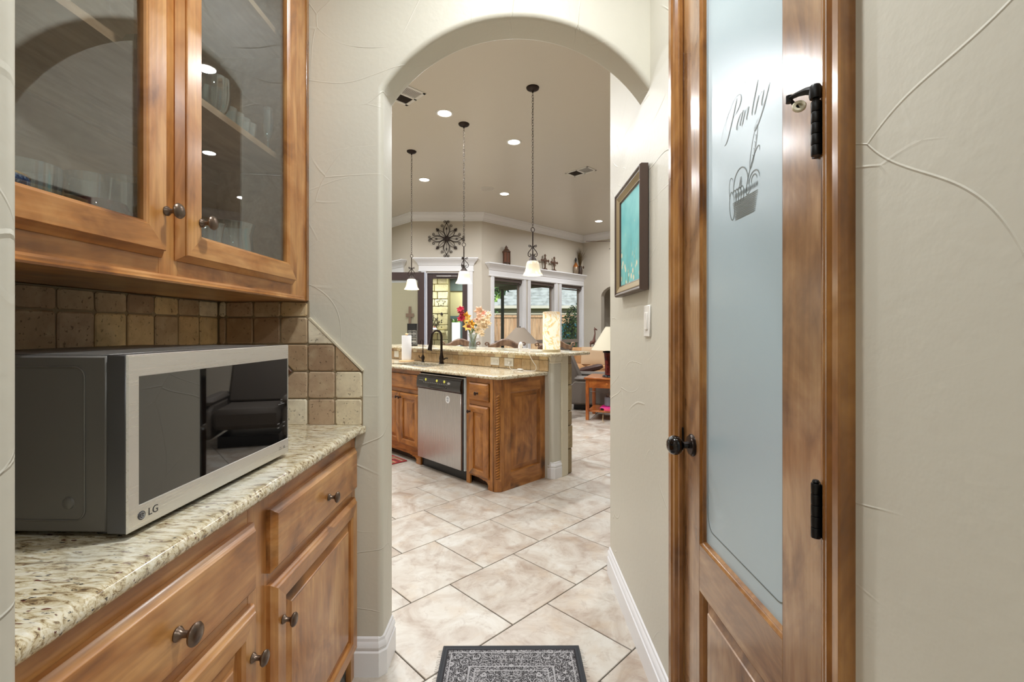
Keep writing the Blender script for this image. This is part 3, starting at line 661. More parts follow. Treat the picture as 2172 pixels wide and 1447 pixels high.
for z0, z1 in rows:
    for k in range(13):
        y1_ = 1.696-.1*k; y0_ = max(y1_-.1, .480)
        if y1_-y0_ > .02: tile_poly(wall_left, rr(y0_+G, y1_-G, z0+G, z1-G), lambda w, d_, h: (-1.099+d_, w, h))
    for k in range(6):
        x1_ = -.559-.1005*k; x0_ = max(x1_-.1005, -1.088)
        a, b, c_, d_ = x0_+G, x1_-G, z0+G, z1-G; P_ = rr(a, b, c_, d_)
        if k == 0 and z0 > 1.1:
            if z0 > 1.13: continue
            P_ = [(a, c_+.003), (a+.003, c_), (b-.004, c_), (a+.004, d_-.002), (a, d_-.006)]
        if k == 1 and z0 > 1.2:
            if z0 > 1.23: continue
            P_ = [(a, c_+.003), (a+.003, c_), (b-.004, c_), (a+.004, d_-.002), (a, d_-.006)]
        ACC = -.8605; q_ = .047
        if abs(z1-1.121) < .001 and k == 2: P_ = [(a+q_, d_), (a, d_-q_), (a, c_+.005), (a+.005, c_), (b-.005, c_), (b, c_+.005), (b, d_-.005), (b-.005, d_)]
        if abs(z1-1.121) < .001 and k == 3: P_ = [(b-q_, d_), (a+.005, d_), (a, d_-.005), (a, c_+.005), (a+.005, c_), (b-.005, c_), (b, c_+.005), (b, d_-q_)]
        if abs(z0-1.121) < .001 and k == 2: P_ = [(a+q_, c_), (b-.005, c_), (b, c_+.005), (b, d_-.005), (b-.005, d_), (a+.005, d_), (a, d_-.005), (a, c_+q_)]
        if abs(z0-1.121) < .001 and k == 3: P_ = [(b-q_, c_), (b, c_+q_), (b, d_-.005), (b-.005, d_), (a+.005, d_), (a, d_-.005), (a, c_+.005), (a+.005, c_)]
        tile_poly(wall_arch, P_, lambda w, dd, h: (w, YF-.001-dd, h))
q_ = .044
tile_poly(wall_arch, [(ACC-q_, 1.121), (ACC, 1.121-q_), (ACC+q_, 1.121), (ACC, 1.121+q_)], lambda w, dd, h: (w, YF-.001-dd, h), M_accent)
mb = MB(); A_, B_ = Vector((-.757, 1.3165)), Vector((-.559, 1.1215)); n_ = Vector((.7, .7)).normalized()
mb.prism([tuple(A_), tuple(B_), tuple(B_+n_*.006), tuple(A_+n_*.006)], YF-.0125, YF, ax=lambda a, b, h: (a, h, b)); part('edge_strip', mb, plain('tile_edge_strip', (214, 204, 180), .5), wall_arch)

# ---------------------------------------------------------------- left base cabinet with counter
def knob(parent, ax, name='knob', mat=None, s=1.0):
    return part(name, MB().lathe([(.0100*s, 0), (.0105*s, .002*s), (.0085*s, .005*s), (.0052*s, .009*s), (.0050*s, .017*s), (.010*s, .021*s), (.0155*s, .0245*s), (.0165*s, .0275*s), (.0145*s, .0305*s), (.008*s, .033*s), (0, .0337*s)], seg=24, ax=ax), mat or M_knob, parent)
OUT = [(0, 0), (0, .010), (.003, .0135), (.008, .0165), (.012, .0215), (.0135, .0225)]      # moulded edge of a drawer front
def drawer_front(parent, w0, w1, h0, h1, xf, mats, kw=None, kmat=None, ks=1, name='drawer'):
    d_ = part(name, MB().rings(w0, w1, h0, h1, OUT, xf), mats, parent, ang=22)
    cx = kw if kw is not None else (w0+w1)/2; cz = (h0+h1)/2
    if kw is not False: knob(d_, lambda p, q_, h: xf(cx+p, .0225+h, cz-.008+q_), mat=kmat, s=ks)
    return d_
def panel_door(parent, w0, w1, h0, h1, xf, mats, kw, kh, kmat=None, ks=1, name='door', fw=.058, flat=False):
    d_ = part(name, MB().rings(w0, w1, h0, h1, OUT+[(fw-.008, .0225), (fw-.004, .019), (fw-.001, .0165), (fw, .008)], xf, cap=False), mats, parent, ang=22)
    part('panel', MB().rings(w0+fw, w1-fw, h0+fw, h1-fw, [(0, .008), (.006, .008), (.028, .0165), (.030, .0185), (.034, .019)], xf), mats, d_, ang=16)
    if kw is not None: knob(d_, lambda p, q_, h: xf(kw+p, .0225+h, kh+q_), mat=kmat, s=ks)
    return d_
T = thing('base_cabinet', 'knotty wood base cabinet with two drawers and two doors under the microwave counter', 'cabinet', (-.84, 1.09, 0))
XFc = -.588
xf = lambda w, d_, h: (XFc+d_, w, h)
bd = MB(); bd.box(-1.095, XFc-.02, .482, 1.702, .10, .893); part('body', bd, M_wv, T, M=Iden)
for a, b, c_, d_ in ((.482, .515, .0, .893), (1.015, 1.102, .0, .893), (1.662, 1.702, .0, .893)): part('face_stile', MB().box(XFc-.02, XFc, a, b, c_, d_), M_wv, T, M=Iden, bevel=.0015)
for a, b, c_, d_ in ((.515, 1.015, .835, .893), (1.102, 1.662, .835, .893), (.515, 1.015, .66, .705), (1.102, 1.662, .66, .705), (.515, 1.015, .09, .15), (1.102, 1.662, .09, .15)): part('face_rail', MB().box(XFc-.02, XFc-.0005, a, b, c_, d_), M_wy, T, M=Iden)
part('toe_kick', MB().box(XFc-.07, XFc-.06, .482, 1.702, 0, .10), M_dark, T, M=Iden)
def T_(o):     # parts below were written in world coordinates; move them into their thing
    return o
class Wm:      # world-coordinate helper: parts built in world coordinates for a thing
    def __init__(s, t): s.i = WM[t.name].inverted()
    def __call__(s, f): return lambda *a: tuple(s.i @ Vector(f(*a)))
tw = Wm(T); xw = tw(xf)
drawer_front(T, .500, 1.022, .697, .848, xw, [M_wy, M_wy], kw=.772, ks=1.15)
drawer_front(T, 1.092, 1.672, .697, .848, xw, [M_wy, M_wy], kw=1.405)
panel_door(T, .500, 1.022, .12, .668, xw, [M_wv, M_wy], .995, .566)
panel_door(T, 1.092, 1.672, .12, .668, xw, [M_wv, M_wy], 1.128, .566)
# counter: slab with a bullnose front
def slab(name, label, M, x0, x1, z0, z1, front, path_side=1, mat=None, rn=.015):
    pass
T = thing('granite_counter', 'cream granite counter top with brown and black streaks under the microwave', 'counter', (-.82, 1.09, .893))
zc_ = .909; pr = [(-1.095, .893)]+[(-.570+.016*cos(-pi/2+pi*i/10), zc_+.016*sin(-pi/2+pi*i/10)) for i in range(11)]+[(-1.095, .925)]
part('slab', MB().prism(pr, .480, 1.703, ax=lambda a, b, h: (a, h, b)), M_gran, T, M=Iden, ang=30)
part('end_return', MB().prism([(-.556, 1.66), (-.548, 1.672), (-.546, 1.703), (-.60, 1.703), (-.60, 1.66)], .8965, .9215), M_gran, T, M=Iden, bevel=.004)

# ---------------------------------------------------------------- upper cabinet with glass doors
T = thing('wall_cabinet', 'knotty wood wall cabinet with two glazed doors full of glassware', 'cabinet', (-.93, 1.09, 1.375))
tw = Wm(T); XU = -.762; xu = tw(lambda w, d_, h: (XU+d_, w, h)); ZT = 2.72
part('back', MB().box(-1.098, -1.088, .482, 1.702, 1.385, ZT), M_inside, T, M=Iden)
part('side', MB().box(-1.088, XU-.02, .482, .50, 1.378, ZT), M_inside, T, M=Iden)
part('side', MB().box(-1.088, XU-.02, 1.684, 1.702, 1.378, ZT), M_inside, T, M=Iden)
part('bottom', MB().box(-1.088, XU-.02, .50, 1.684, 1.455, 1.475), M_wy, T, M=Iden)
part('bottom_recess', MB().box(-1.088, XU-.02, .50, 1.684, 1.378, 1.3835).box(-1.088, -1.07, .50, 1.684, 1.378, 1.40), M_wy, T, M=Iden)
part('top', MB().box(-1.088, XU-.02, .50, 1.684, ZT-.02, ZT), M_inside, T, M=Iden)
for z in (1.868, 2.285):
    part('shelf', MB().box(-1.088, -.800, .50, 1.684, z-.019, z), M_inside, T, M=Iden)
    part('shelf_cleat', MB().box(-1.088, -1.075, .50, 1.684, z-.066, z-.019), M_inside, T, M=Iden)
for a, b in ((.482, .512), (.985, 1.042), (1.570, 1.702)): part('face_stile', MB().box(XU-.02, XU, a, b, 1.378, ZT), M_wv, T, M=Iden, bevel=.0015)
for a, b in ((.512, .985), (1.042, 1.570)):
    part('face_rail', MB().box(XU-.02, XU-.0004, a, b, 1.378, 1.46), M_wy, T, M=Iden); part('face_rail', MB().box(XU-.02, XU-.0004, a, b, ZT-.06, ZT), M_wy, T, M=Iden)
m1 = MB(); m1.prism([(XU, 1.378), (XU+.008, 1.378), (XU+.010, 1.382), (XU+.006, 1.386), (XU+.006, 1.390), (XU+.003, 1.395), (XU, 1.395)], .482, 1.66, ax=lambda a, b, h: (a, h, b)); part('light_rail', m1, M_wy, T, M=Iden, ang=20)
part('end_bead', MB().box(XU-.02, XU+.004, 1.684, 1.7035, 1.380, ZT), M_cs, T, M=Iden, bevel=.002)
GOUT = [(0, 0), (.0, .003), (.012, .017), (.012, .0205), (.0135, .0225)]
for (a, b, kw) in ((.502, .992, .979), (1.030, 1.580, 1.090)):
    h0, h1, fw = 1.430, ZT-.04, .066
    d_ = part('door', MB().rings(a, b, h0, h1, GOUT+[(fw-.007, .0225), (fw-.005, .0205), (fw-.003, .0200), (fw, .016), (fw, .004), (fw-.004, .002)], xu, cap=False), [M_wv, M_wy], T, ang=20)
    part('glass_pane', MB().box(XU+.007, XU+.010, a+fw-.002, b-fw+.002, h0+fw-.002, h1-fw+.002), M_glass, d_, M=Iden)
    knob(d_, tw(lambda p, q_, h: (XU+.0225+h, kw+p, 1.527+q_)))

# things in the wall cabinet
SH0, SH1, SH2 = 1.475, 1.868, 2.285
def ware(name, label, cat, prof, loc, mat, grp=None, seg=24):
    """open vessel from an outer profile, given an inner wall"""
    t = MB(); th = .0016
    inner = [(max(r_-th, .0005), h+(.003 if i == 0 else 0)) for i, (r_, h) in enumerate(prof)]
    t.lathe(prof+inner[::-1], seg=seg)
    o = part(name, t, mat, None, ang=50); o.location = loc; WM[o.name] = Matrix.Translation(loc); setp(o, label, cat, grp); return o
tumbler = [(.022, 0), (.030, .002), (.033, .05), (.036, .10)]
ware('glass_bowl', 'wide clear glass tumbler bowl right of the carafe', 'bowl', [(.03, 0), (.050, .003), (.053, .05), (.055, .095)], (-.88, .82, SH0), M_ware)
ware('glass_tumbler', 'clear tall glass between the wide bowl and the cut glass', 'glass', [(.02, 0), (.034, .002), (.036, .06), (.040, .11)], (-.86, .93, SH0), M_ware)
ware('cut_glass', 'clear fluted cut glass at the right edge of the left cabinet door', 'glass', [(.02, 0), (.030, .003), (.026, .03), (.034, .08), (.036, .13)], (-.85, 1.005, SH0), M_ware, seg=12)
ware('tinted_dish', 'large rose tinted glass dish at the front of the left shelf', 'dish', [(.03, 0), (.048, .004), (.056, .03), (.050, .05)], (-.825, .905, SH0), M_red)
ware('tinted_cup', 'small dark rose tinted cup beside the large rose dish', 'cup', [(.012, 0), (.020, .004), (.026, .028), (.024, .042)], (-.81, .965, SH0), plain('dark_rose_glass', (70, 20, 32), .08, coat=.5))
ware('tinted_dish', 'flat rose tinted dish beside the blue plates', 'dish', [(.03, 0), (.045, .004), (.05, .022)], (-.855, .845, SH0), M_red)
M_blue = newmat('blue_willow_china'); m_, n, l, b = M_blue
v_ = n.new('ShaderNodeTexVoronoi'); v_.inputs['Scale'].default_value = 170; l.new(coords(n, l), v_.inputs['Vector']); cc = ramp(n, l, v_.outputs['Distance'], [(.2, (120, 150, 184)), (.5, (52, 84, 130)), (.7, (34, 54, 96))]); l.new(cc, b.inputs['Base Color']); b.inputs['Roughness'].default_value = .18; M_blue = m_
for i, (x_, y_, z_, lab) in enumerate(((-.865, .735, 0, 'blue patterned plate, lower of the two by the carafe'), (-.845, .70, .024, 'blue patterned plate lying uppermost, under the carafe'), (-.822, .815, 0, 'small blue patterned plate in front of the wide glass bowl'))):
    r_ = .075 if i < 2 else .05
    t = thing('patterned_plate', lab, 'plate', (x_, y_, SH0+z_), 0, 'blue plates on the cabinet shelf')
    part('plate_body', MB().lathe([(r_*.6, 0), (r_*.95, .004), (r_, .010), (r_, .020), (r_*.97, .0215), (r_*.9, .012), (0, .010)], seg=40), M_blue, t)
    part('gold_rim', MB().lathe([(r_+.0005, .0195), (r_+.001, .0225), (r_*.96, .0228), (r_*.955, .0215)], seg=40), plain('gilt_rim', (214, 176, 96), .2, metal=.8), t)
t = thing('carafe', 'hourglass clear glass carafe with a gold band standing on the blue plates', 'carafe', (-.905, .735, SH0+.046))
part('bottle', MB().lathe([(.02, 0), (.054, .003), (.057, .018), (.050, .045), (.034, .075), (.021, .10), (.0165, .118), (.020, .138), (.028, .158), (.029, .176), (.025, .182), (.026, .172), (.018, .138), (.0145, .118), (.032, .075), (.048, .045), (.053, .010), (0, .008)], seg=28), M_ware, t)
part('gold_band', MB().lathe([(.0172, .112), (.0176, .114), (.0176, .124), (.0182, .126)], seg=28), plain('gold_band', (216, 180, 100), .2, metal=.9), t)
GOB = [(.032, 0), (.030, .002), (.006, .006), (.0045, .02), (.0045, .062), (.012, .070), (.034, .090), (.043, .115), (.042, .150), (.036, .178)]
def goblet(label, loc, s=1, name='wine_glass', grp=None, prof=GOB, seg=24):
    return ware(name, label, 'glass', [(a*s, b*s) for a, b in prof], loc, M_ware, grp, seg)
goblet('large clear wine goblet behind the right cabinet door knob', (-.83, 1.135, SH0), 1.02)
goblet('second clear wine goblet, just behind the large goblet', (-.93, 1.20, SH0), .9)
ware('cut_glass', 'clear fluted tumbler beside the large goblet on the bottom shelf', 'glass', [(.02, 0), (.028, .003), (.031, .045), (.037, .082), (.040, .086)], (-.825, 1.245, SH0), M_ware, seg=14)
ware('cut_glass', 'small amber-lit cut glass between goblet and fluted tumbler', 'glass', [(.012, 0), (.022, .003), (.026, .03), (.03, .055)], (-.86, 1.215, SH0), M_ware, seg=8)
ware('glass_pitcher', 'wide squat glass vase with a wavy rim at the right end of the bottom shelf', 'vase', [(.03, 0), (.055, .003), (.060, .04), (.055, .09), (.064, .125)], (-.87, 1.42, SH0), plain('smoky_glass', (120, 130, 128), .1, coat=.5) if 0 else M_ware)
ware('glass_dish', 'low clear glass dish in the far corner of the bottom shelf', 'dish', [(.02, 0), (.035, .003), (.04, .03)], (-.82, 1.51, SH0), M_ware)
for i, (y_, x_, s_, lab) in enumerate(((1.09, -.86, 1.35, 'nearest heavy cut crystal bowl on the middle shelf'), (1.19, -.86, 1.25, 'second heavy cut crystal bowl on the middle shelf'))):
    ware('crystal_bowl', lab, 'bowl', [(.015*s_, 0), (.028*s_, .004), (.034*s_, .03), (.040*s_, .06), (.039*s_, .075)], (x_, y_, SH1), M_ware, 'crystal on the middle shelf', seg=10)
ware('crystal_goblet', 'stemless footed crystal glass beside the crystal bowls', 'glass', [(.018, 0), (.03, .004), (.038, .02), (.044, .05), (.044, .10)], (-.835, 1.275, SH1), M_ware, seg=12)
for i, y_ in enumerate((1.35, 1.385, 1.42, 1.455)):
    ware('shot_glass', 'small clear shot glass, %s of the row of four on the middle shelf' % ('first', 'second', 'third', 'last')[i], 'glass', [(.012, 0), (.016, .002), (.019, .035), (.021, .055)], (-.835, y_, SH1), M_ware, 'shot glasses on the middle shelf', seg=10)
goblet('slim champagne flute at the far end of the middle shelf', (-.82, 1.535, SH1), .9, 'champagne_flute', None, [(.026, 0), (.024, .002), (.005, .006), (.004, .04), (.014, .06), (.018, .10), (.016, .16)])
for i, y_ in enumerate((.735, .82)):
    ware('tall_vase', 'tall clear glass vase on the top shelf, %s one' % ('nearer', 'farther')[i], 'vase', [(.02, 0), (.03, .003), (.026, .05), (.028, .2), (.04, .28)], (-.87, y_, SH1), M_ware, 'tall vases above the carafe')

# ---------------------------------------------------------------- microwave
MWF = frame(-.64, .762, 0, -1.55) @ Matrix.Translation((.64, -.762, 0))
T = thing('microwave', 'stainless steel microwave oven with black glass door on the left counter', 'microwave', (-.86, 1.02, .925), 0, M=MWF)
X0, X1, Y0, Y1, Z0, Z1 = -1.06, -.640, .762, 1.279, .936, 1.231
part('body', MB().cbox(X0, -.680, Y0+.004, Y1-.004, Z0, Z1, .003), M_ssd, T, M=MWF)
m1 = MB(); q1 = [(-.695, .962), (-.695, 1.209)]
yy = Y0+.0035
path = [(-1.0, .956), (-.735, .956)]+[(-.735+.018*sin(i*pi/12), .974-.018*cos(i*pi/12)) for i in range(1, 7)]+[(-.717, 1.195)]+[(-.735+.018*cos(i*pi/12), 1.195+.018*sin(i*pi/12)) for i in range(1, 7)]+[(-1.0, 1.213)]
m1.tube([(x, yy, z) for x, z in path], .0016, 6); part('side_rib', m1, M_ssd, T, M=MWF)
part('side_dimple', MB().lathe([(.0105, 0), (.0095, .002), (.006, .0035), (0, .004)], seg=18, ax=lambda p, q_, h: (-.745+p, yy+.0005-h, .985+q_)), M_ssd, T, M=MWF)
part('top_plate', MB().cbox(X0+.01, -.69, Y0+.02, Y1-.02, Z1-.001, Z1+.002, .001), M_ssd, T, M=MWF)
ds = part('door', MB().cbox(-.677, -.643, Y0, Y1, Z0-.001, Z1+.002, .002), plain('door_side_grey', (92, 92, 94), .35, metal=.6), T, M=MWF)
XM = -.643; gx = lambda w, d_, h: tuple(WM[T.name].inverted() @ MWF @ Vector((XM+d_, w, h)))
gy0, gy1, gz0, gz1 = Y0+.022, Y1-.004, .975, 1.196
m1 = MB()
def frame_ring(m1, o, i_, xf_):
    vs = [xf_(o[0], 0, o[2]), xf_(o[1], 0, o[2]), xf_(o[1], 0, o[3]), xf_(o[0], 0, o[3])]
    a = [xf_(w, d, h) for w, d, h in ((o[0], 0, o[2]), (o[1], 0, o[2]), (o[1], 0, o[3]), (o[0], 0, o[3]))]
    b = [xf_(w, d, h) for w, d, h in ((o[0]+.002, .003, o[2]+.002), (o[1]-.002, .003, o[2]+.002), (o[1]-.002, .003, o[3]-.002), (o[0]+.002, .003, o[3]-.002))]
    c = [xf_(w, d, h) for w, d, h in ((i_[0], .003, i_[2]), (i_[1], .003, i_[2]), (i_[1], .003, i_[3]), (i_[0], .003, i_[3]))]
    e = [xf_(w, d, h) for w, d, h in ((i_[0]+.002, .0, i_[2]+.002), (i_[1]-.0005, .0, i_[2]+.002), (i_[1]-.0005, .0, i_[3]-.002), (i_[0]+.002, .0, i_[3]-.002))]
    for A, B in ((a, b), (b, c), (c, e)):
        for j in range(4): k = (j+1) % 4; m1.add([A[j], A[k], B[k], B[j]], [(0, 1, 2, 3)])
frame_ring(m1, (Y0, Y1, Z0-.001, Z1+.002), (gy0, gy1, gz0, gz1), gx)
part('door_frame', m1, M_ss, ds, ang=30)
part('door_glass', MB().box(XM, XM+.0018, gy0+.0005, gy1-.0003, gz0+.0005, gz1-.0005), M_mwglass, ds, M=MWF)
M_mark = plain('grey_print', (176, 176, 178), .5); M_mark2 = plain('dark_print', (60, 60, 64), .5)
def text(s, size, xf_, mat, parent, name='lettering', w=0, h=0):
    cu = bpy.data.curves.new('t', 'FONT'); cu.body = s; cu.size = size; cu.align_x = 'CENTER'; o = bpy.data.objects.new('t', cu)
    C.objects.link(o); dg = bpy.context.evaluated_depsgraph_get(); me = bpy.data.meshes.new_from_object(o.evaluated_get(dg))
    m_ = MB(); m_.add([xf_(v.co.x, v.co.y) for v in me.vertices], [tuple(p.vertices) for p in me.polygons]); bpy.data.objects.remove(o)
    return part(name, m_, mat, parent, smooth=False)
tx = lambda cy, cz, e=.0034: (lambda a, b: gx(cy+a, e, cz+b))
lg = part('logo_disc', MB().lathe([(.0075, .0030), (.0075, .0038), (0, .0039)], seg=28, ax=lambda p, q_, h: gx(.7895+p, h, .9565+q_)), plain('logo_disc_grey', (84, 84, 88), .4, metal=.4), ds)
m1 = MB(); rg = [(.7895+.0052*cos(-2.2+4.6*i/20), .9565+.0052*sin(.0-4.9*i/20)) for i in range(21)]
rg = [(.7895-.0052*cos(a), .9565+.0052*sin(a)) for a in [(.9+5.0*i/20) for i in range(21)]]
m1.tube([gx(a, .0040, b) for a, b in rg], .0004, 4); m1.tube([gx(.7895+.0052, .0040, .9565), gx(.791, .0040, .9565)], .0004, 4); m1.tube([gx(.7885, .0040, .9590), gx(.7885, .0040, .9545), gx(.7905, .0040, .9545)], .0004, 4)
part('logo_lines', m1, M_mark, lg)
text('LG', .0185, tx(.8145, .9505), M_mark2, ds)
text('Time', .0042, tx(1.243, 1.085, .0022), M_mark, ds); text('Cook', .0042, tx(1.243, 1.078, .0022), M_mark, ds)
part('display_line', MB(gx).box(1.228, 1.258, .0018, .0022, 1.0745, 1.0752), M_mark, ds)
for r_, row in enumerate(('STOP', 'START', 'Clear', 'Enter')): text(row, .0046, tx(1.228+.028*(r_ % 2), 1.022-.010*(r_//2), .0022), M_mark, ds)
text('Smart', .0042, tx(1.236, .958), M_mark2, ds); text('Inverter', .0042, tx(1.236, .953), M_mark2, ds); text('10', .010, tx(1.254, .953), M_mark2, ds)
for x_, y_ in ((-.71, .80), (-.71, 1.24), (-1.02, .80), (-1.02, 1.24)): part('foot', MB().lathe([(.014, .9252), (.012, .936)], seg=14, ax=lambda p, q_, h: (x_+p, y_+q_, h)), M_blkp, T, M=MWF)

# ---------------------------------------------------------------- framed picture, light switch
T = thing('framed_painting', 'framed turquoise painting of white flowers hanging on the right wall past the pantry door', 'picture', (.5, 1.93, 1.42))
tw = Wm(T); px_ = tw(lambda w, d_, h: (.4985-.002-d_, w, h))
PY0, PY1, PZ0, PZ1 = 1.715, 2.150, 1.424, 1.894
m1 = MB(); m1.rings(PY0, PY1, PZ0, PZ1, [(0, 0), (0, .026), (.004, .032), (.008, .032), (.014, .026), (.018, .026)], px_, cap=False); part('outer_frame', m1, [plain('frame_umber', (78, 62, 54), .35)]*2, T, ang=20)
m1 = MB(); m1.rings(PY0+.018, PY1-.018, PZ0+.018, PZ1-.018, [(0, .026), (.002, .027), (.024, .018), (.026, .018)], px_, cap=False); part('inner_frame', m1, [plain('frame_dull_gold', (158, 138, 100), .4, metal=.3)]*2, T, ang=20)
m1 = MB(); m1.rings(PY0+.044, PY1-.044, PZ0+.044, PZ1-.044, [(0, .018), (.003, .014), (.006, .012)], px_, cap=False); part('slip', m1, [M_brownp]*2, T)
mp, n, l, b = newmat('turquoise_flower_painting'); P = geo(n, l); sx = n.new('ShaderNodeSeparateXYZ'); l.new(P, sx.inputs[0]); zz = sx.outputs[2]
base = mix(n, l, bw(n, l, noise(n, l, P, 9, 4), .3, .7), (92, 186, 190), (128, 208, 206))
vv = n.new('ShaderNodeTexVoronoi'); vv.inputs['Scale'].default_value = 26; l.new(P, vv.inputs['Vector'])
low = bw(n, l, zz, 1.46, 1.70, 1, 0)
fl_m = mth(n, l, 'MULTIPLY', bw(n, l, vv.outputs['Distance'], .36, .24), bw(n, l, mth(n, l, 'ADD', noise(n, l, P, 7, 2), mth(n, l, 'MULTIPLY', low, .5)), .64, .76))
st_ = noise(n, l, coords(n, l, 'Object', (40, 60, 7)), 1.2, 3); base = mix(n, l, mth(n, l, 'MULTIPLY', bw(n, l, st_, .55, .62), mth(n, l, 'MULTIPLY', low, .8)), base, (110, 132, 92))
l.new(mix(n, l, fl_m, base, (232, 226, 196)), b.inputs['Base Color']); b.inputs['Roughness'].default_value = .5; bump(n, l, b, noise(n, l, P, 60, 3), .001, .5)
part('canvas', MB(px_).box(PY0+.05, PY1-.05, .008, .012, PZ0+.05, PZ1-.05), mp, T)
RWf = frame(.5, 0, 0, -90)           # plates on the right wall: local x = -Y ... y outwards = +X
plate(frame(.4995, 1.73, 0, 270), 0, 1.307, .076, .118, 'white light switch on the right wall below the turquoise painting', 1)

# ---------------------------------------------------------------- door mat
T = thing('door_mat', 'black and grey ornamental patterned mat on the tile floor under the arch', 'mat', (-.008, 1.402, 0), 0.6)
mr, n, l, b = newmat('black_grey_ornament'); tc = n.new('ShaderNodeTexCoord'); sx = n.new('ShaderNodeSeparateXYZ'); l.new(tc.outputs['Object'], sx.inputs[0])
ax_ = mth(n, l, 'ABSOLUTE', sx.outputs[0]); ay_ = mth(n, l, 'ABSOLUTE', sx.outputs[1])
de = mth(n, l, 'MINIMUM', mth(n, l, 'SUBTRACT', .270, ax_), mth(n, l, 'SUBTRACT', .45, ay_))
cmb = n.new('ShaderNodeCombineXYZ'); l.new(ax_, cmb.inputs[0]); l.new(ay_, cmb.inputs[1])
v1 = n.new('ShaderNodeTexVoronoi'); v1.inputs['Scale'].default_value = 24; v1.inputs['Randomness'].default_value = .75; l.new(cmb.outputs[0], v1.inputs['Vector'])
ringf = mth(n, l, 'FRACT', mth(n, l, 'MULTIPLY', v1.outputs['Distance'], 4.2)); ln = mth(n, l, 'LESS_THAN', mth(n, l, 'ABSOLUTE', mth(n, l, 'SUBTRACT', ringf, .5)), .12)
v2 = n.new('ShaderNodeTexVoronoi'); v2.feature = 'DISTANCE_TO_EDGE'; v2.inputs['Scale'].default_value = 24; v2.inputs['Randomness'].default_value = .75; l.new(cmb.outputs[0], v2.inputs['Vector'])
ln = mth(n, l, 'MULTIPLY', ln, mth(n, l, 'GREATER_THAN', v2.outputs['Distance'], .06))
small = noise(n, l, cmb.outputs[0], 130, 2); ln = mth(n, l, 'MAXIMUM', ln, mth(n, l, 'LESS_THAN', mth(n, l, 'ABSOLUTE', mth(n, l, 'SUBTRACT', small, .5)), .035))
def band(c_, w_): return mth(n, l, 'LESS_THAN', mth(n, l, 'ABSOLUTE', mth(n, l, 'SUBTRACT', de, c_)), w_)
for c_, w_ in ((.037, .0022), (.112, .0028), (.134, .0022)): ln = mth(n, l, 'MAXIMUM', ln, band(c_, w_))
ln = mth(n, l, 'MULTIPLY', ln, mth(n, l, 'GREATER_THAN', de, .024))
fz = noise(n, l, tc.outputs['Object'], 260, 3)
colr = mix(n, l, mth(n, l, 'MULTIPLY', ln, bw(n, l, fz, .3, .6, .5, 1)), (34, 31, 34), (172, 170, 172)); colr = mix(n, l, mth(n, l, 'LESS_THAN', de, .018), colr, (56, 58, 62))
l.new(colr, b.inputs['Base Color']); b.inputs['Roughness'].default_value = .95; bump(n, l, b, fz, .002, .6)
part('pile', MB().cbox(-.270, .270, -.45, .45, .001, .008, .002), mr, T)
bdg = MB(); bdg.sweep([(-.270, -.45), (.270, -.45), (.270, .45), (-.270, .45)], [(-.012, .0075), (-.006, .0105), (0, .009), (.002, .004), (0, 0)], left=False, closed=True); part('bound_edge', bdg, plain('mat_edge_grey', (50, 52, 56), .9), T)
frg = MB()
for i in range(90):
    for s_ in (-1, 1):
        y_ = -.44+.88*i/90+R.random()*.006; frg.tube([(s_*.272, y_, .002), (s_*(.283+.006*R.random()), y_+(R.random()-.5)*.01, .0008)], .0005, 3)
o = part('fringe', frg, plain('fringe_grey', (150, 146, 140), .9), T, smooth=False); o['kind'] = 'stuff'
# ---------------------------------------------------------------- island cabinets (frame IS: x to the back, y along the front)
def toe_arch(a0_, a1_, z1, leg=.055, foot=.03):
    """a scrolled toe board outline in (a, z): legs at both ends, ogee curve between"""
    return [(a0_, 0), (a0_+leg*.7, 0), (a0_+leg*.75, .012), (a0_+leg*.6, .03), (a0_+leg*.8, .05), (a0_+leg*1.3, .06), (a0_+leg*1.6, .056), (a0_+leg*1.9, .066), (a0_+leg*2.3, .066), (a0_+leg*2.5, .072),
            (a1_-leg*2.5, .072), (a1_-leg*2.3, .066), (a1_-leg*1.9, .066), (a1_-leg*1.6, .056), (a1_-leg*1.3, .06), (a1_-leg*.8, .05), (a1_-leg*.6, .03), (a1_-leg*.75, .012), (a1_-leg*.7, 0), (a1_, 0), (a1_, z1), (a0_, z1)]
BF = -.040
xi = lambda w, d_, h: (BF-d_, w, h)
KSM = plain('antique_knob_dark', (58, 42, 34), .35, metal=.7)
T = thing('island_end_cabinet', 'stained wood island end cabinet with a rope-carved corner post and a raised end panel', 'cabinet', (.24, .19, 0), 0, M=IS)
ti = WM[T.name].inverted() @ IS; li = lambda f: (lambda *a: tuple(ti @ Vector(f(*a))))
xl = li(xi)
part('body', MB().prism([(BF+.02, .384), (BF+.02, .05), (.02, .012), (.512, .012), (.512, .384)], .09, .884), M_iv, T, M=IS)
part('face_stile', MB().box(BF, BF+.02, .040, .092, .0, .884), M_iv, T, M=IS); part('face_stile', MB().box(BF, BF+.02, .340, .384, .0, .884), M_iv, T, M=IS, bevel=.0015)
for c_, d_ in ((.845, .884), (.66, .70), (.075, .10)): part('face_rail', MB().box(BF+.0005, BF+.02, .092, .340, c_, d_), M_iy, T, M=IS)
m1 = MB(); A = [(.07, 0), (.112, 0), (.118, .014), (.112, .030), (.122, .052), (.150, .064), (.170, .060), (.190, .070), (.215, .070), (.225, .078), (.345, .078), (.345, .10), (.07, .10)]
m1.prism(A, BF+.001, BF+.018, ax=lambda a, b, h: (h, a, b)); part('toe_scroll', m1, M_iy, T, M=IS)
part('toe_kick', MB().box(BF+.07, BF+.08, .02, .384, 0, .09), M_dark, T, M=IS)
drawer_front(T, .098, .337, .695, .842, xl, [M_iy, M_iy], kmat=KSM, ks=.95)
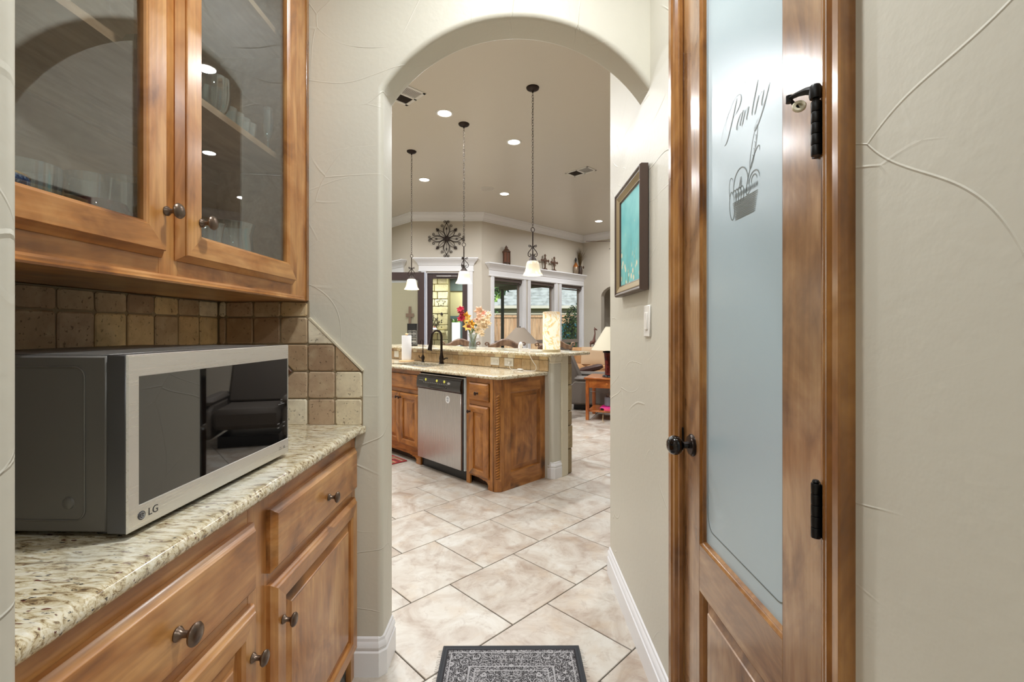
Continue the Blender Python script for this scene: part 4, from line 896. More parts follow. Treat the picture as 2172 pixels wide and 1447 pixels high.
panel_door(T, .098, .337, .085, .657, xl, [M_iv, M_iy], .312, .605, kmat=KSM, ks=.9)
# chamfered corner post facing the hall, with rope carving
n_ = Vector((-1, -1)).normalized(); P0 = Vector((BF, .040)); P1 = Vector((0, 0))
part('corner_post', MB().prism([(BF, .040), (0, 0), (.03, 0), (.03, .03), (BF+.01, .06), (BF, .06)], 0, .884), M_iv, T, M=IS, bevel=.002)
cp = lambda w, d_, h: ((P0.x+P1.x)/2+n_.x*d_+w*.7071, (P0.y+P1.y)/2+n_.y*d_-w*.7071, h)
part('post_fillet', MB(cp).box(-.024, -.019, 0, .004, .10, .77).box(.019, .024, 0, .004, .10, .77).box(-.0245, .0245, 0, .004, .085, .10).box(-.0245, .0245, 0, .004, .77, .778), M_iv, T, M=IS)
rp = MB()
for k in range(31):
    z = .108+k*.0212
    rp.tube([cp(-.016, .001, z-.004), cp(-.009, .006, z), cp(0, .009, z+.006), cp(.009, .006, z+.013), cp(.016, .001, z+.017)], [.004, .0075, .0088, .0075, .004], 7)
part('rope_molding', rp, M_iv, T, M=IS)
# end panel (faces the hall)
ep = lambda w, d_, h: (w, -d_, h); el = li(ep)
m1 = MB(); m1.rings(.0, .540, .0, .884, [(0, -.012), (0, .0), (.0, .0)], el, cap=False)
F0, F1, H0, H1 = .100, .452, .135, .775
for a, b, c_, d_ in ((.030, F0, 0, .884), (F1, .540, 0, .884)): part('end_stile', MB().box(a, b, 0, .014, c_, d_), M_iv, T, M=IS)
for c_, d_ in ((0, H0), (H1, .884)): part('end_rail', MB().box(F0, F1, .0003, .014, c_, d_), M_ix, T, M=IS)
m1 = MB(); m1.rings(F0, F1, H0, H1, [(0, .0), (.004, -.003), (.006, -.010), (.012, -.012), (.04, -.004), (.042, -.002), (.046, -.0015)], el); part('end_panel', m1, [M_iv, M_ix], T, ang=16)
# dishwasher
T = thing('dishwasher', 'stainless steel dishwasher with black control panel built into the island', 'dishwasher', (.2, .72, 0), 0, M=IS)
DF = -.082; d0, d1_ = .405, 1.050
part('tub', MB().box(-.035, .50, .41, 1.045, .095, .862), M_ssd, T, M=IS)
part('side_trim', MB().box(-.052, .0, .388, .404, .09, .872), plain('trim_white_metal', (206, 214, 216), .4), T, M=IS)
part('top_flange', MB().box(-.055, -.03, .39, 1.06, .862, .868), M_ssv, T, M=IS)
part('door', MB().cbox(DF+.012, -.04, d0, d1_, .098, .735, .002), M_brownp, T, M=IS)
part('door_skin', MB().cbox(DF, DF+.012, d0+.002, d1_-.002, .098, .738, .002), M_ssv, T, M=IS)
m1 = MB(); pr = [(DF+.008, .738), (DF-.004, .742), (DF-.012, .765), (DF-.010, .80), (DF-.002, .845), (DF+.012, .858), (-.04, .860), (-.04, .738)]
m1.prism(pr, d0-.003, d1_+.003, ax=lambda a, b, h: (a, h, b)); cpn = part('control_panel', m1, plain('dishwasher_black', (18, 18, 20), .18, coat=.5), T, M=IS, ang=50)
m1 = MB(); m1.lathe([(.145, 0), (.150, .002), (.142, .004), (.10, -.004), (0, -.006)], seg=30, ax=lambda p, q_, h: (DF-.0115-h, .735+p, .768+q_*.10)); part('handle_recess', m1, M_blk, cpn, M=IS)
sl_ = lambda a, z, e=.0: (DF-.0065-(.845-z)*.042+(z-.80)*.10-e, a, z)
for k, a in enumerate((.905, .735, .625)):
    c0 = sl_(a, .822, .003); part('button', MB().lathe([(.011, -.002), (.011, .002), (.009, .003), (0, .003)], seg=16, ax=lambda p, q_, h: (c0[0]-h, a+p, .822+q_*1.1)), plain('button_lime', (222, 216, 92), .4, emit=(222, 216, 92), es=.25) if not k else bpy.data.materials['button_lime'], cpn, M=IS)
m1 = MB()
for k in range(14):
    a = .935-k*.027; c0 = sl_(a, .800, .002); m1.box(c0[0]-.002, c0[0]+.002, a-.005, a+.005, .797, .800)
m1.box(DF-.008, DF, .95, 1.015, .803, .8065).box(DF-.008, DF, .95, 1.015, .812, .8145); part('printed_marks', m1, M_mark, cpn, M=IS)
part('maker_badge', MB().lathe([(.019, -.002), (.019, .0015), (.016, .0025), (0, .0025)], seg=24, ax=lambda p, q_, h: (sl_(0, .815, .004)[0]-h, .560+p, .812+q_*.5)), plain('badge_silver', (196, 196, 196), .3, metal=.6), cpn, M=IS)
skm = newmat('sticker_white_print'); m_, n, l, b = skm; b.inputs['Base Color'].default_value = lin((232, 234, 236)); b.inputs['Roughness'].default_value = .4
sk = part('round_sticker', MB().lathe([(.030, 0), (.030, .0006), (0, .0006)], seg=32, ax=lambda p, q_, h: (DF-h, .588+p, .672+q_*1.05)), m_, T, M=IS)
m1 = MB()
for z_, w_ in ((.689, .012), (.681, .016), (.672, .010), (.664, .015), (.656, .011)): m1.box(DF-.0012, DF-.0005, .588-w_, .588+w_, z_-.0016, z_+.0016)
part('printed_lines', m1, plain('sticker_ink', (70, 74, 96), .5), sk, M=IS)
part('kick_plate', MB().box(-.02, -.012, .39, 1.06, .0, .095), M_blkp, T, M=IS)
# sink base cabinet
T = thing('sink_cabinet', 'stained wood sink base cabinet with paired raised panel doors left of the dishwasher', 'cabinet', (.24, 1.7, 0), 0, M=IS)
ti = WM[T.name].inverted() @ IS; xl = li(xi)
part('body', MB().box(BF+.02, .512, 1.068, 2.6, .09, .70), M_iv, T, M=IS)
for a, b in ((1.066, 1.100), (1.742, 1.80), (2.42, 2.6)): part('face_stile', MB().box(BF, BF+.02, a, b, 0, .884), M_iv, T, M=IS, bevel=.0015)
for a, b in ((1.100, 1.742), (1.80, 2.42)):
    for c_, d_ in ((.845, .884), (.66, .70), (.10, .155)): part('face_rail', MB().box(BF+.0005, BF+.02, a, b, c_, d_), M_iy, T, M=IS)
part('toe_scroll', MB().prism(toe_arch(1.10, 2.42, .10, .06), BF+.001, BF+.018, ax=lambda a, b, h: (h, a, b)), M_iy, T, M=IS)
part('toe_kick', MB().box(BF+.07, BF+.08, 1.08, 2.6, 0, .09), M_dark, T, M=IS)
drawer_front(T, 1.085, 1.745, .697, .842, xl, [M_iy, M_iy], kw=False, name='false_front')
panel_door(T, 1.085, 1.408, .150, .657, xl, [M_iv, M_iy], 1.385, .610, kmat=KSM, ks=.9); panel_door(T, 1.414, 1.745, .150, .657, xl, [M_iv, M_iy], 1.437, .610, kmat=KSM, ks=.9)
drawer_front(T, 1.79, 2.43, .697, .842, xl, [M_iy, M_iy], kmat=KSM); panel_door(T, 1.79, 2.43, .150, .657, xl, [M_iv, M_iy], 2.40, .610, kmat=KSM)

# island counter with the sink cut-out
T = thing('island_counter', 'lower granite worktop of the island holding the sink', 'counter', (.22, 1.2, .884), 0, M=IS)
def bull(z0, z1, x_in, x_out, n_=8):
    r_ = (z1-z0)/2; zc = (z0+z1)/2; return [(x_in, z0)]+[(x_out+r_-r_*sin(pi*i/n_), zc-r_*cos(pi*i/n_)) for i in range(n_+1)]+[(x_in, z1)]
SX0, SX1, SY0, SY1 = .045, .375, 1.13, 1.80
part('front_slab', MB().prism(bull(.884, .914, SX0, -.075), .03, 2.62, ax=lambda a, b, h: (a, h, b)), M_gran2, T, M=IS, ang=30)
part('back_slab', MB().box(SX1, .508, .03, 2.62, .884, .914).box(SX0, SX1, .03, SY0, .884, .914).box(SX0, SX1, SY1, 2.62, .884, .914), M_gran2, T, M=IS)
ce = [(.508, -.040), (-.022, -.040), (-.062, -.002), (-.075, .03), (.508, .03)]
m1 = MB(); q = 8; loops = []
for i in range(q+1):
    a = pi*i/q; off = .015*(1-sin(a)); z = .899-.015*cos(a)
    loops.append([(.508, -.040+off, z), (-.022, -.040+off, z), (-.048+off*.5, -.027+off*.7, z), (-.066+off, -.006+off*.4, z), (-.075+off, .030, z), (.508, .030, z)])
for A, B in zip(loops, loops[1:]):
    for j in range(4): m1.add([A[j], A[j+1], B[j+1], B[j]], [(0, 1, 2, 3)])
m1.add(loops[0], [tuple(range(6))]); m1.add(loops[-1], [tuple(range(6))]); part('corner_slab', m1, M_gran2, T, M=IS, ang=30)
T = thing('kitchen_sink', 'stainless steel undermount sink in the island worktop', 'sink', ((SX0+SX1)/2, 1.46, .70), 0, M=IS)
m1 = MB(); a, b, c_, d_ = SX0-.004, SX1+.004, SY0-.004, SY1+.004; r_ = .02
vs = [(a, c_, .884), (b, c_, .884), (b, d_, .884), (a, d_, .884), (a+r_, c_+r_, .72), (b-r_, c_+r_, .72), (b-r_, d_-r_, .72), (a+r_, d_-r_, .72)]
m1.add(vs, [(0, 1, 5, 4), (1, 2, 6, 5), (2, 3, 7, 6), (3, 0, 4, 7), (4, 5, 6, 7)]); part('basin', m1, M_ss, T, M=IS, bevel=.01)
part('drain', MB().lathe([(.04, .7205), (.038, .7225), (.02, .721), (0, .7205)], c=((SX0+SX1)/2, 1.46, 0), seg=20), M_ssv, T, M=IS)

# knee wall behind the counter, its tiles, stone and end column
KW0, KW1 = .515, .700
bw_ = struct('wall_bar', MB().box(KW0, KW1, -.05, 2.9, 0, 1.046), M_wall, M=IS)
part('grout_bed', MB().box(KW0-.003, KW0, -.045, 2.6, .914, 1.046), M_grout, bw_, M=IS)
a = -.043; k = 0
while a < 2.55:
    w_ = .094+.012*R.random()
    tile_poly(bw_, rr(a+.001, a+w_-.001, .9155, 1.011, .004, .0007), lambda w, dd, h: tuple(IS @ Vector((KW0-.0025-dd, w, h))), M_trav2, d=.007, c=.0025); a += w_
a = -.043
while a < 2.55:
    w_ = .075+.03*R.random()
    tile_poly(bw_, rr(a+.001, a+w_-.001, 1.014, 1.044, .003, .0005), lambda w, dd, h: tuple(IS @ Vector((KW0-.0025-dd, w, h))), M_trav, d=.008, c=.002); a += w_
fc = roundrect(KW0+.018, KW0+.12, -.080, -.03, .02, {'sw'})
part('end_column', MB().prism([(.527, -.03), (.527, -.058), (.531, -.070), (.541, -.078), (.553, -.081), (.632, -.081), (.632, -.03)], 0, 1.046), M_wall, bw_, M=IS, ang=50)
part('end_board', MB().box(.632, .716, -.096, -.02, 0, 1.046), plain('end_board_cream', (214, 206, 184), .4), bw_, M=IS, bevel=.003)
m1 = MB(); m1.sweep([(.527, -.03), (.527, -.062), (.545, -.081), (.632, -.081)], SK, left=False); part('column_baseboard', m1, M_white, bw_, M=IS, ang=25)
m1 = MB(); m1.sweep([(.527, -.03), (.527, -.062), (.545, -.081), (.632, -.081)], [(0, .985), (.010, .988), (.012, .994), (.006, 1.0), (.008, 1.012), (.014, 1.03), (.016, 1.045), (0, 1.045)], left=False); part('column_cap', m1, plain('column_cap_cream', (222, 214, 194), .4), bw_, M=IS, ang=25)
M_stone = travertine('ledge_stone', [(0, (140, 124, 92)), (.5, (168, 150, 112)), (1, (120, 102, 76))], 3)
z = 0
while z < 1.04:
    h_ = min(.12+.12*R.random(), 1.046-z); o_ = R.random()*.012
    part('stone', MB().cbox(.716, .79+o_, -.072-.01*R.random(), .30, z+.002, z+h_-.002, .006), M_stone, bw_, M=IS); z += h_
part('stone_backing', MB().box(.70, .76, .0, 2.9, 0, 1.04), M_stone, bw_, M=IS)
T = thing('bar_top', 'raised granite bar top above the island backsplash', 'counter', (.69, 1.3, 1.046), 0, M=IS)
part('slab', MB().prism(bull(1.046, 1.076, 1.0, .440), -.10, 2.9, ax=lambda a, b, h: (a, h, b)), M_gran2, T, M=IS, ang=30)
m1 = MB(); loops = []
for i in range(9):
    a = pi*i/8; off = .015*(1-sin(a)); z = 1.061-.015*cos(a)
    loops.append([(1.0-off, -.10, z), (1.0-off, -.118, z), (.985-off*.6, -.135+off*.6, z), (.97, -.140+off, z), (.475, -.140+off, z), (.453+off*.4, -.127+off*.6, z), (.440+off, -.10, z)])
for A, B in zip(loops, loops[1:]):
    for j in range(6): m1.add([A[j], A[j+1], B[j+1], B[j]], [(0, 1, 2, 3)])
m1.add(loops[0], [tuple(range(7))]); m1.add(loops[-1], [tuple(range(7))]); part('slab_end', m1, M_gran2, T, M=IS, ang=30)
# outlets on the island backsplash
IB = IS @ frame(KW0-.010, 0, 0, 270)          # local x = -a, y outwards into the wall
for a, lab, k in ((.6225, 'white double switch plate on the island tiles, left of the corded outlet', 2), (.432, 'white outlet plate on the island tiles with the lamp cord plugged in', 2), (2.41, 'white outlet plate on the island tiles behind the paper towels', 1)):
    plate(IB, -a, .974, .120 if k == 2 else .105, .076, lab, 0, name='outlet_plate', cat='outlet'); t = [o_ for o_ in bpy.data.objects if o_.name.startswith('outlet_plate')][-1]
    t = bpy.data.objects[[x for x in WM if x.startswith('outlet_plate')][-1]]
    for s_ in ((-1, 1) if k == 2 else (0,)): part('rocker', MB().cbox(s_*.026-.016, s_*.026+.016, -.009, -.005, -.014, .014, .0015), M_plate, t)

# ---------------------------------------------------------------- things on the island
T = thing('kitchen_faucet', 'tall black gooseneck faucet with pull-down spray behind the sink', 'faucet', (.418, 1.365, .914), 0, M=IS)
part('base', MB().lathe([(.030, 0), (.030, .006), (.024, .010), (.022, .04), (.026, .052), (.022, .075), (.017, .095), (.014, .12), (.0155, .125), (.0125, .132)], seg=20), M_orb, T)
nk = [(0, 0, .13), (0, 0, .20), (0, 0, .265)]+[(-.062+.062*cos(pi*i/10), 0, .285+.066*sin(pi*i/10)) for i in range(0, 10)]+[(-.128, 0, .262), (-.133, 0, .24)]
nk = [(x*1.0, y, z) for x, y, z in nk]
part('neck', MB().tube(nk, .0125, 12), M_orb, T)
part('spray_head', MB().tube([(-.130, 0, .262), (-.134, 0, .235), (-.139, 0, .205), (-.145, 0, .170), (-.150, 0, .145)], [.0125, .016, .0175, .022, .0255], 14), M_orb, T)
part('lever', MB().tube([(0, 0, .045), (.012, -.03, .05), (.02, -.055, .062), (.025, -.075, .060)], [.012, .009, .0065, .005], 8), M_orb, T)
T = thing('filter_faucet', 'small dark swan-neck water filter faucet left of the main faucet', 'faucet', (.42, 1.713, .914), 0, M=IS)
part('base', MB().lathe([(.020, 0), (.019, .004), (.010, .010), (.012, .02), (.018, .035), (.019, .055), (.010, .075), (.006, .085)], seg=16), M_orb, T)
part('neck', MB().tube([(0, 0, .08), (0, 0, .16), (0, 0, .20)]+[(-.018+.018*cos(pi*i/8), 0, .225+.022*sin(pi*i/8)) for i in range(9)]+[(-.037, 0, .205), (-.038, 0, .195)], .0048, 8), M_orb, T)
part('lever', MB().tube([(0, 0, .045), (-.012, .028, .047), (-.016, .045, .050), (-.018, .052, .075)], [.006, .005, .004, .005], 8), M_orb, T)
T = thing('paper_towel_holder', 'white paper towel roll on a wooden stand beside the sink', 'paper towels', (.365, 1.96, .914), 0, M=IS)
M_lwood = plain('pale_wood_stand', (206, 172, 126), .5)
part('base', MB().lathe([(.085, 0), (.088, .006), (.085, .012), (.07, .015), (0, .015)], seg=28), M_lwood, T)
part('rod', MB().lathe([(.008, .01), (.008, .30), (.016, .303), (.018, .310), (.012, .318), (0, .32)], seg=16), M_lwood, T)
part('roll', MB().lathe([(.020, .016), (.054, .016), (.055, .02), (.055, .288), (.054, .293), (.020, .293)], seg=32), plain('paper_towel', (240, 240, 244), .95), T)
T = thing('filigree_lantern', 'black lantern with white-backed filigree sides at the left end of the bar', 'lantern', (.62, 2.235, 1.076), 0, M=IS)
T.rotation_euler[2] -= math.radians(40); WM[T.name] = WM[T.name] @ Matrix.Rotation(-math.radians(40), 4, 'Z')
part('inner_box', MB().box(-.048, .048, -.048, .048, .015, .235), plain('lantern_pale_liner', (226, 226, 222), .6), T)
part('frame', MB().box(-.056, -.048, -.056, -.048, 0, .27).box(.048, .056, -.056, -.048, 0, .27).box(-.056, -.048, .048, .056, 0, .27).box(.048, .056, .048, .056, 0, .27).box(-.056, .056, -.056, .056, .0, .012).box(-.056, .056, -.056, .056, .19, .272).box(-.056, .056, -.055, -.05, .10, .108), M_blkp, T)
m1 = MB()
for (cx, cz) in ((-.024, .035), (.024, .035), (-.024, .078), (.024, .078), (-.024, .130), (.024, .130), (-.024, .170), (.024, .170)):
    for s_ in (-1, 1): m1.tube([(cx+s_*x, -.053, cz+z) for x, z in spiral((.008, 0), .016, .003, -2.2, 1.1, 12)], .0028, 4)
m1.tube([(0, -.053, .01), (0, -.053, .20)], .003, 4)
part('filigree', m1, M_blkp, T)
# flowers
T = thing('glass_vase', 'clear glass vase of water holding artificial flowers on the bar', 'vase', (.60, 1.07, 1.076), 0, M=IS)
part('body', MB().lathe([(.030, 0), (.040, .004), (.042, .04), (.034, .08), (.030, .105), (.040, .135), (.047, .15), (.045, .15), (.028, .105), (.040, .04), (.036, .008), (0, .008)], seg=18), M_ware, T)
vx = WM[T.name].to_translation()
M_stem = plain('flower_stem_green', (150, 158, 92), .6); M_leaf = plain('leaf_green', (96, 120, 60), .6)
def blossom(mb, c, d, r_, n_=6, rnd=0):
    d = Vector(d).normalized(); x = d.orthogonal().normalized(); y = d.cross(x); c = Vector(c)
    for i in range(n_):
        a = 2*pi*i/n_+rnd; e = x*cos(a)+y*sin(a); f = x*cos(a+pi/2)+y*sin(a+pi/2)
        p = [c, c+e*r_*.5+f*r_*.28+d*r_*.28, c+e*r_*.95+f*r_*.05+d*r_*.25, c+e*r_*.5-f*r_*.28+d*r_*.28, c+e*r_*.55+d*r_*.42]
        mb.add([tuple(q_) for q_ in p], [(0, 1, 4), (1, 2, 4), (2, 3, 4), (3, 0, 4)])
def flower(label, tip, cols, n_b, r_, spread=.05, name='artificial_flower'):
    t = thing(name, label, 'flower', tuple(vx+Vector((0, 0, .02))))
    base = Vector((0, 0, 0)); tp = Vector(tip); mid = tp*.5+Vector((0, 0, .03)); pts = bez([tuple(base), tuple(mid*.6), tuple(mid*1.1), tuple(tp)], 10)
    part('stem', MB().tube(pts, .0032, 5), M_stem, t)
    m1 = MB(); q_ = Vector(pts[5]); 
    for s_ in (-1, 1): m1.add([tuple(q_), tuple(q_+Vector((s_*.02, .01, .05))), tuple(q_+Vector((s_*.045, .0, .085))), tuple(q_+Vector((s_*.012, -.01, .06)))], [(0, 1, 2, 3)])
    part('leaf', m1, M_leaf, t)
    for i in range(n_b):
        k = i/max(1, n_b-1); c = tp+Vector(((R.random()-.5)*spread, (R.random()-.5)*spread, -.02-(.11*k if n_b > 2 else 0)+R.random()*.02))
        m1 = MB(); blossom(m1, c, (R.random()-.5, -1, R.random()*.8), r_*(.75+.5*R.random()), 6, R.random()); m1.lathe([(.004, 0), (.006, .006), (.002, .014)], c=tuple(c), seg=6)
        part('blossom', m1, cols[i % len(cols)], t, smooth=False)
mc = lambda nm, c_: plain(nm, c_, .7)
flower('deep red flower cluster, leftmost spray in the vase', (-.10, .0, .40), [mc('petal_red', (150, 16, 42)), mc('petal_red_light', (196, 40, 66))], 9, .042, .07)
flower('yellow orange lily in the middle of the vase', (-.03, -.02, .32), [mc('petal_orange', (236, 170, 48)), mc('petal_yellow', (246, 206, 110))], 4, .06, .07)
flower('pale peach lily, tallest spray right of the yellow one', (.09, 0, .385), [mc('petal_peach', (240, 196, 168)), mc('petal_pink', (236, 176, 156))], 4, .055, .06)
flower('cream gladiolus spray leaning furthest right in the vase', (.135, .0, .35), [mc('petal_cream', (244, 226, 196)), mc('petal_ivory', (240, 214, 176))], 9, .045, .08)
flower('short cream blossom spray low on the right of the vase', (.085, -.02, .25), [mc('petal_cream_low', (242, 220, 184))], 6, .045, .07)
flower('small rust coloured flower hanging below the yellow lily', (-.035, -.03, .22), [mc('petal_rust', (150, 74, 50))], 1, .04)
# onyx lamp, its cord, little night light
T = thing('onyx_lamp', 'glowing cream onyx cylinder lamp on the right end of the bar', 'lamp', (.69, .075, 1.076), 0, M=IS)
mo, n, l, b = newmat('lit_onyx'); vec = coords(n, l, 'Object', (1, 1, 1)); wv = noise(n, l, vec, 5, 4, .6, 1.8)
sxx = n.new('ShaderNodeSeparateXYZ'); l.new(vec, sxx.inputs[0]); wr = mth(n, l, 'SINE', mth(n, l, 'MULTIPLY', wv, 44))
cc = mix(n, l, bw(n, l, wr, .2, 1, 0, .8), (255, 250, 226), (240, 196, 110)); cc = mix(n, l, bw(n, l, noise(n, l, vec, 9, 3), .62, .7, 0, .8), cc, (196, 130, 62))
cc = mix(n, l, bw(n, l, sxx.outputs[2], .29, .36, 0, .6), cc, (150, 118, 92))
l.new(mix(n, l, .5, cc, (120, 96, 60)), b.inputs['Base Color']); l.new(cc, b.inputs['Emission Color']); b.inputs['Emission Strength'].default_value = .74; b.inputs['Roughness'].default_value = .25
part('shade', MB().lathe([(.078, .022), (.079, .03), (.079, .350), (.076, .358), (.066, .360), (.064, .33)], seg=40, sy=1.0), mo, T)
part('base', MB().lathe([(.080, 0), (.082, .006), (.081, .022), (.0, .022)], seg=40), plain('onyx_base', (214, 200, 168), .3), T)
Tc = thing('electric_cable', 'thin white cord hanging from the onyx lamp over the bar edge to the outlet', 'cord', (.45, .1, .925), 0, M=IS)
tcd = WM[Tc.name].inverted() @ IS
cpts = [(.62, .11, 1.079), (.52, .115, 1.079), (.445, .110, 1.082), (.425, .100, 1.06), (.43, .06, 1.0), (.44, .035, .96), (.44, .045, .925), (.435, .10, .918), (.43, .16, .919), (.435, .22, .921), (.43, .30, .918), (.45, .36, .922), (.48, .40, .94), (.494, .41, .965)]
sm = []; 
for i in range(len(cpts)-1):
    p_, q_ = Vector(cpts[i]), Vector(cpts[i+1]); p0 = Vector(cpts[max(0, i-1)]); p3 = Vector(cpts[min(len(cpts)-1, i+2)])
    for k in range(5):
        t = k/5; sm.append(tuple(.5*((2*p_)+(q_-p0)*t+(2*p0-5*p_+4*q_-p3)*t*t+(3*p_-p0-3*q_+p3)*t**3)))
part('wire', MB().tube(sm, .0024, 6), M_plate, Tc, M=IS); part('inline_switch', MB().cbox(.424, .448, .19, .25, .915, .930, .004), M_plate, Tc, M=IS)
part('plug', MB().cbox(.480, .499, .40, .425, .955, .98, .004), M_plate, Tc, M=IS)
T = thing('cream_figurine', 'small smooth white figurine standing on the bar left of the onyx lamp', 'figurine', (.56, .335, 1.076), 0, M=IS)
part('body', MB().lathe([(.014, 0), (.016, .01), (.012, .025), (.017, .04), (.020, .055), (.016, .075), (.008, .084), (0, .086)], seg=14), plain('white_porcelain', (244, 244, 246), .25), T)
part('foot', MB().lathe([(.018, 0), (.019, .004), (.014, .008), (0, .008)], seg=14), bpy.data.materials['white_porcelain'], T)

# ---------------------------------------------------------------- kitchen rug
T = thing('kitchen_rug', 'red and tan geometric patterned runner rug in front of the sink cabinet', 'rug', (-.42, 2.06, 0), 0, M=IS)
mrk, n, l, b = newmat('red_tan_geometric'); tc = n.new('ShaderNodeTexCoord'); sx = n.new('ShaderNodeSeparateXYZ'); l.new(tc.outputs['Object'], sx.inputs[0])
ux = mth(n, l, 'ABSOLUTE', mth(n, l, 'SUBTRACT', mth(n, l, 'FRACT', mth(n, l, 'MULTIPLY', sx.outputs[0], 2.8)), .5)); uy = mth(n, l, 'ABSOLUTE', mth(n, l, 'SUBTRACT', mth(n, l, 'FRACT', mth(n, l, 'MULTIPLY', sx.outputs[1], 1.9)), .5))
hx = mth(n, l, 'MAXIMUM', mth(n, l, 'ADD', mth(n, l, 'MULTIPLY', ux, .6), uy), mth(n, l, 'MULTIPLY', ux, 1.3)); fr_ = mth(n, l, 'FRACT', mth(n, l, 'MULTIPLY', hx, 2.6))
cc = ramp(n, l, fr_, [(0, (150, 52, 50)), (.26, (210, 190, 160)), (.32, (128, 104, 74)), (.58, (206, 186, 150)), (.64, (170, 66, 60)), (.86, (60, 44, 36))], 'CONSTANT')
dd_ = mth(n, l, 'MINIMUM', mth(n, l, 'SUBTRACT', .36, mth(n, l, 'ABSOLUTE', sx.outputs[0])), mth(n, l, 'SUBTRACT', .80, mth(n, l, 'ABSOLUTE', sx.outputs[1])))
cc = mix(n, l, mth(n, l, 'LESS_THAN', dd_, .02), cc, (150, 44, 44)); l.new(cc, b.inputs['Base Color']); b.inputs['Roughness'].default_value = .95
part('pile', MB().cbox(-.36, .36, -.80, .80, .001, .009, .003), mrk, T)
# ---------------------------------------------------------------- ceiling fittings
M_fitw = plain('fitting_white', (228, 226, 220), .4)
def can(x, y, z, label, grp='recessed ceiling lights'):
    t = thing('recessed_light', label, 'light', (x, y, z), 0, grp)
    part('trim_ring', MB().lathe([(.098, 0), (.098, -.004), (.090, -.009), (.076, -.007), (.072, 0)], seg=28), M_fitw, t)
    part('lens', MB().lathe([(.074, -.003), (.06, -.004), (0, -.0045)], seg=28), M_lightdisc, t)
names = ['nearest round recessed light, front left above the island', 'round recessed light left of the nearest pendant chain', 'recessed light right of the leftmost pendant chain', 'recessed light just right of the ceiling speaker', 'farthest recessed light, by the crown moulding at right']
names += ['recessed light over the left half of the kitchen, before the leftmost pendant', 'added unseen fill light left of all three pendants', 'added unseen fill light just above the archway end of the bar', 'added unseen fill light over the side table', 'added unseen fill light in the near left kitchen corner', 'added unseen fill light over the breakfast nook at far left', 'added unseen fill light over the sofa', 'added unseen fill light between the arch and the island']  # all but the first here are unseen lights added for fill
for k, (x, y) in enumerate(KITCHEN_CANS): can(x, y, KCEIL, names[k])
hn = ['recessed light in the hall between the cabinets and pantry door', 'added fill light behind the camera, front left of four', 'added fill light behind the camera, front right of four', 'added fill light behind the camera, rear left of four', 'added fill light behind the camera, rear right of four']  # those behind the camera are added fill lights
for k, (x, y) in enumerate(HALL_CANS): can(x, y, HCEIL, hn[k])
T = thing('ceiling_speaker', 'flat round white speaker set in the kitchen ceiling', 'speaker', (-.456, 7.838, KCEIL))
part('bezel', MB().lathe([(.115, 0), (.115, -.005), (.108, -.008), (.105, -.006), (.105, 0)], seg=32), M_fitw, T); part('grille', MB().lathe([(.106, -.004), (0, -.0055)], seg=32), plain('speaker_cloth', (206, 200, 190), .8), T)
def vent(x, y, w, h, label):
    t = thing('air_vent', label, 'vent', (x, y, KCEIL), 45)
    part('frame', MB().box(-w/2, w/2, -h/2, -h/2+.03, -.008, 0).box(-w/2, w/2, h/2-.03, h/2, -.008, 0).box(-w/2, -w/2+.03, -h/2, h/2, -.008, 0).box(w/2-.03, w/2, -h/2, h/2, -.008, 0).box(-w/2, w/2, -.012, .012, -.008, 0), M_fitw, t, bevel=.001)
    part('duct', MB().box(-w/2+.03, w/2-.03, -h/2+.03, h/2-.03, -.001, .0), plain('duct_dark', (60, 52, 44), .8), t)
    n_ = 8
    for s_ in (-1, 1):
        for i in range(n_):
            cy = s_*(.018+(h/2-.05)*(i+.3)/n_); tl = .0035 if s_ > 0 else .0085
            part('louver', MB().add([(-w/2+.03, cy-tl, -.007), (w/2-.03, cy-tl, -.007), (w/2-.03, cy+tl, -.003), (-w/2+.03, cy+tl, -.003)], [(0, 1, 2, 3)]), M_fitw, t, smooth=False)
vent(1.0, 6.98, .24, .42, 'rectangular white air vent in the ceiling right of the pendants')
vent(-1.10, 4.70, .24, .36, 'rectangular white air vent partly hidden at the left foot of the arch')

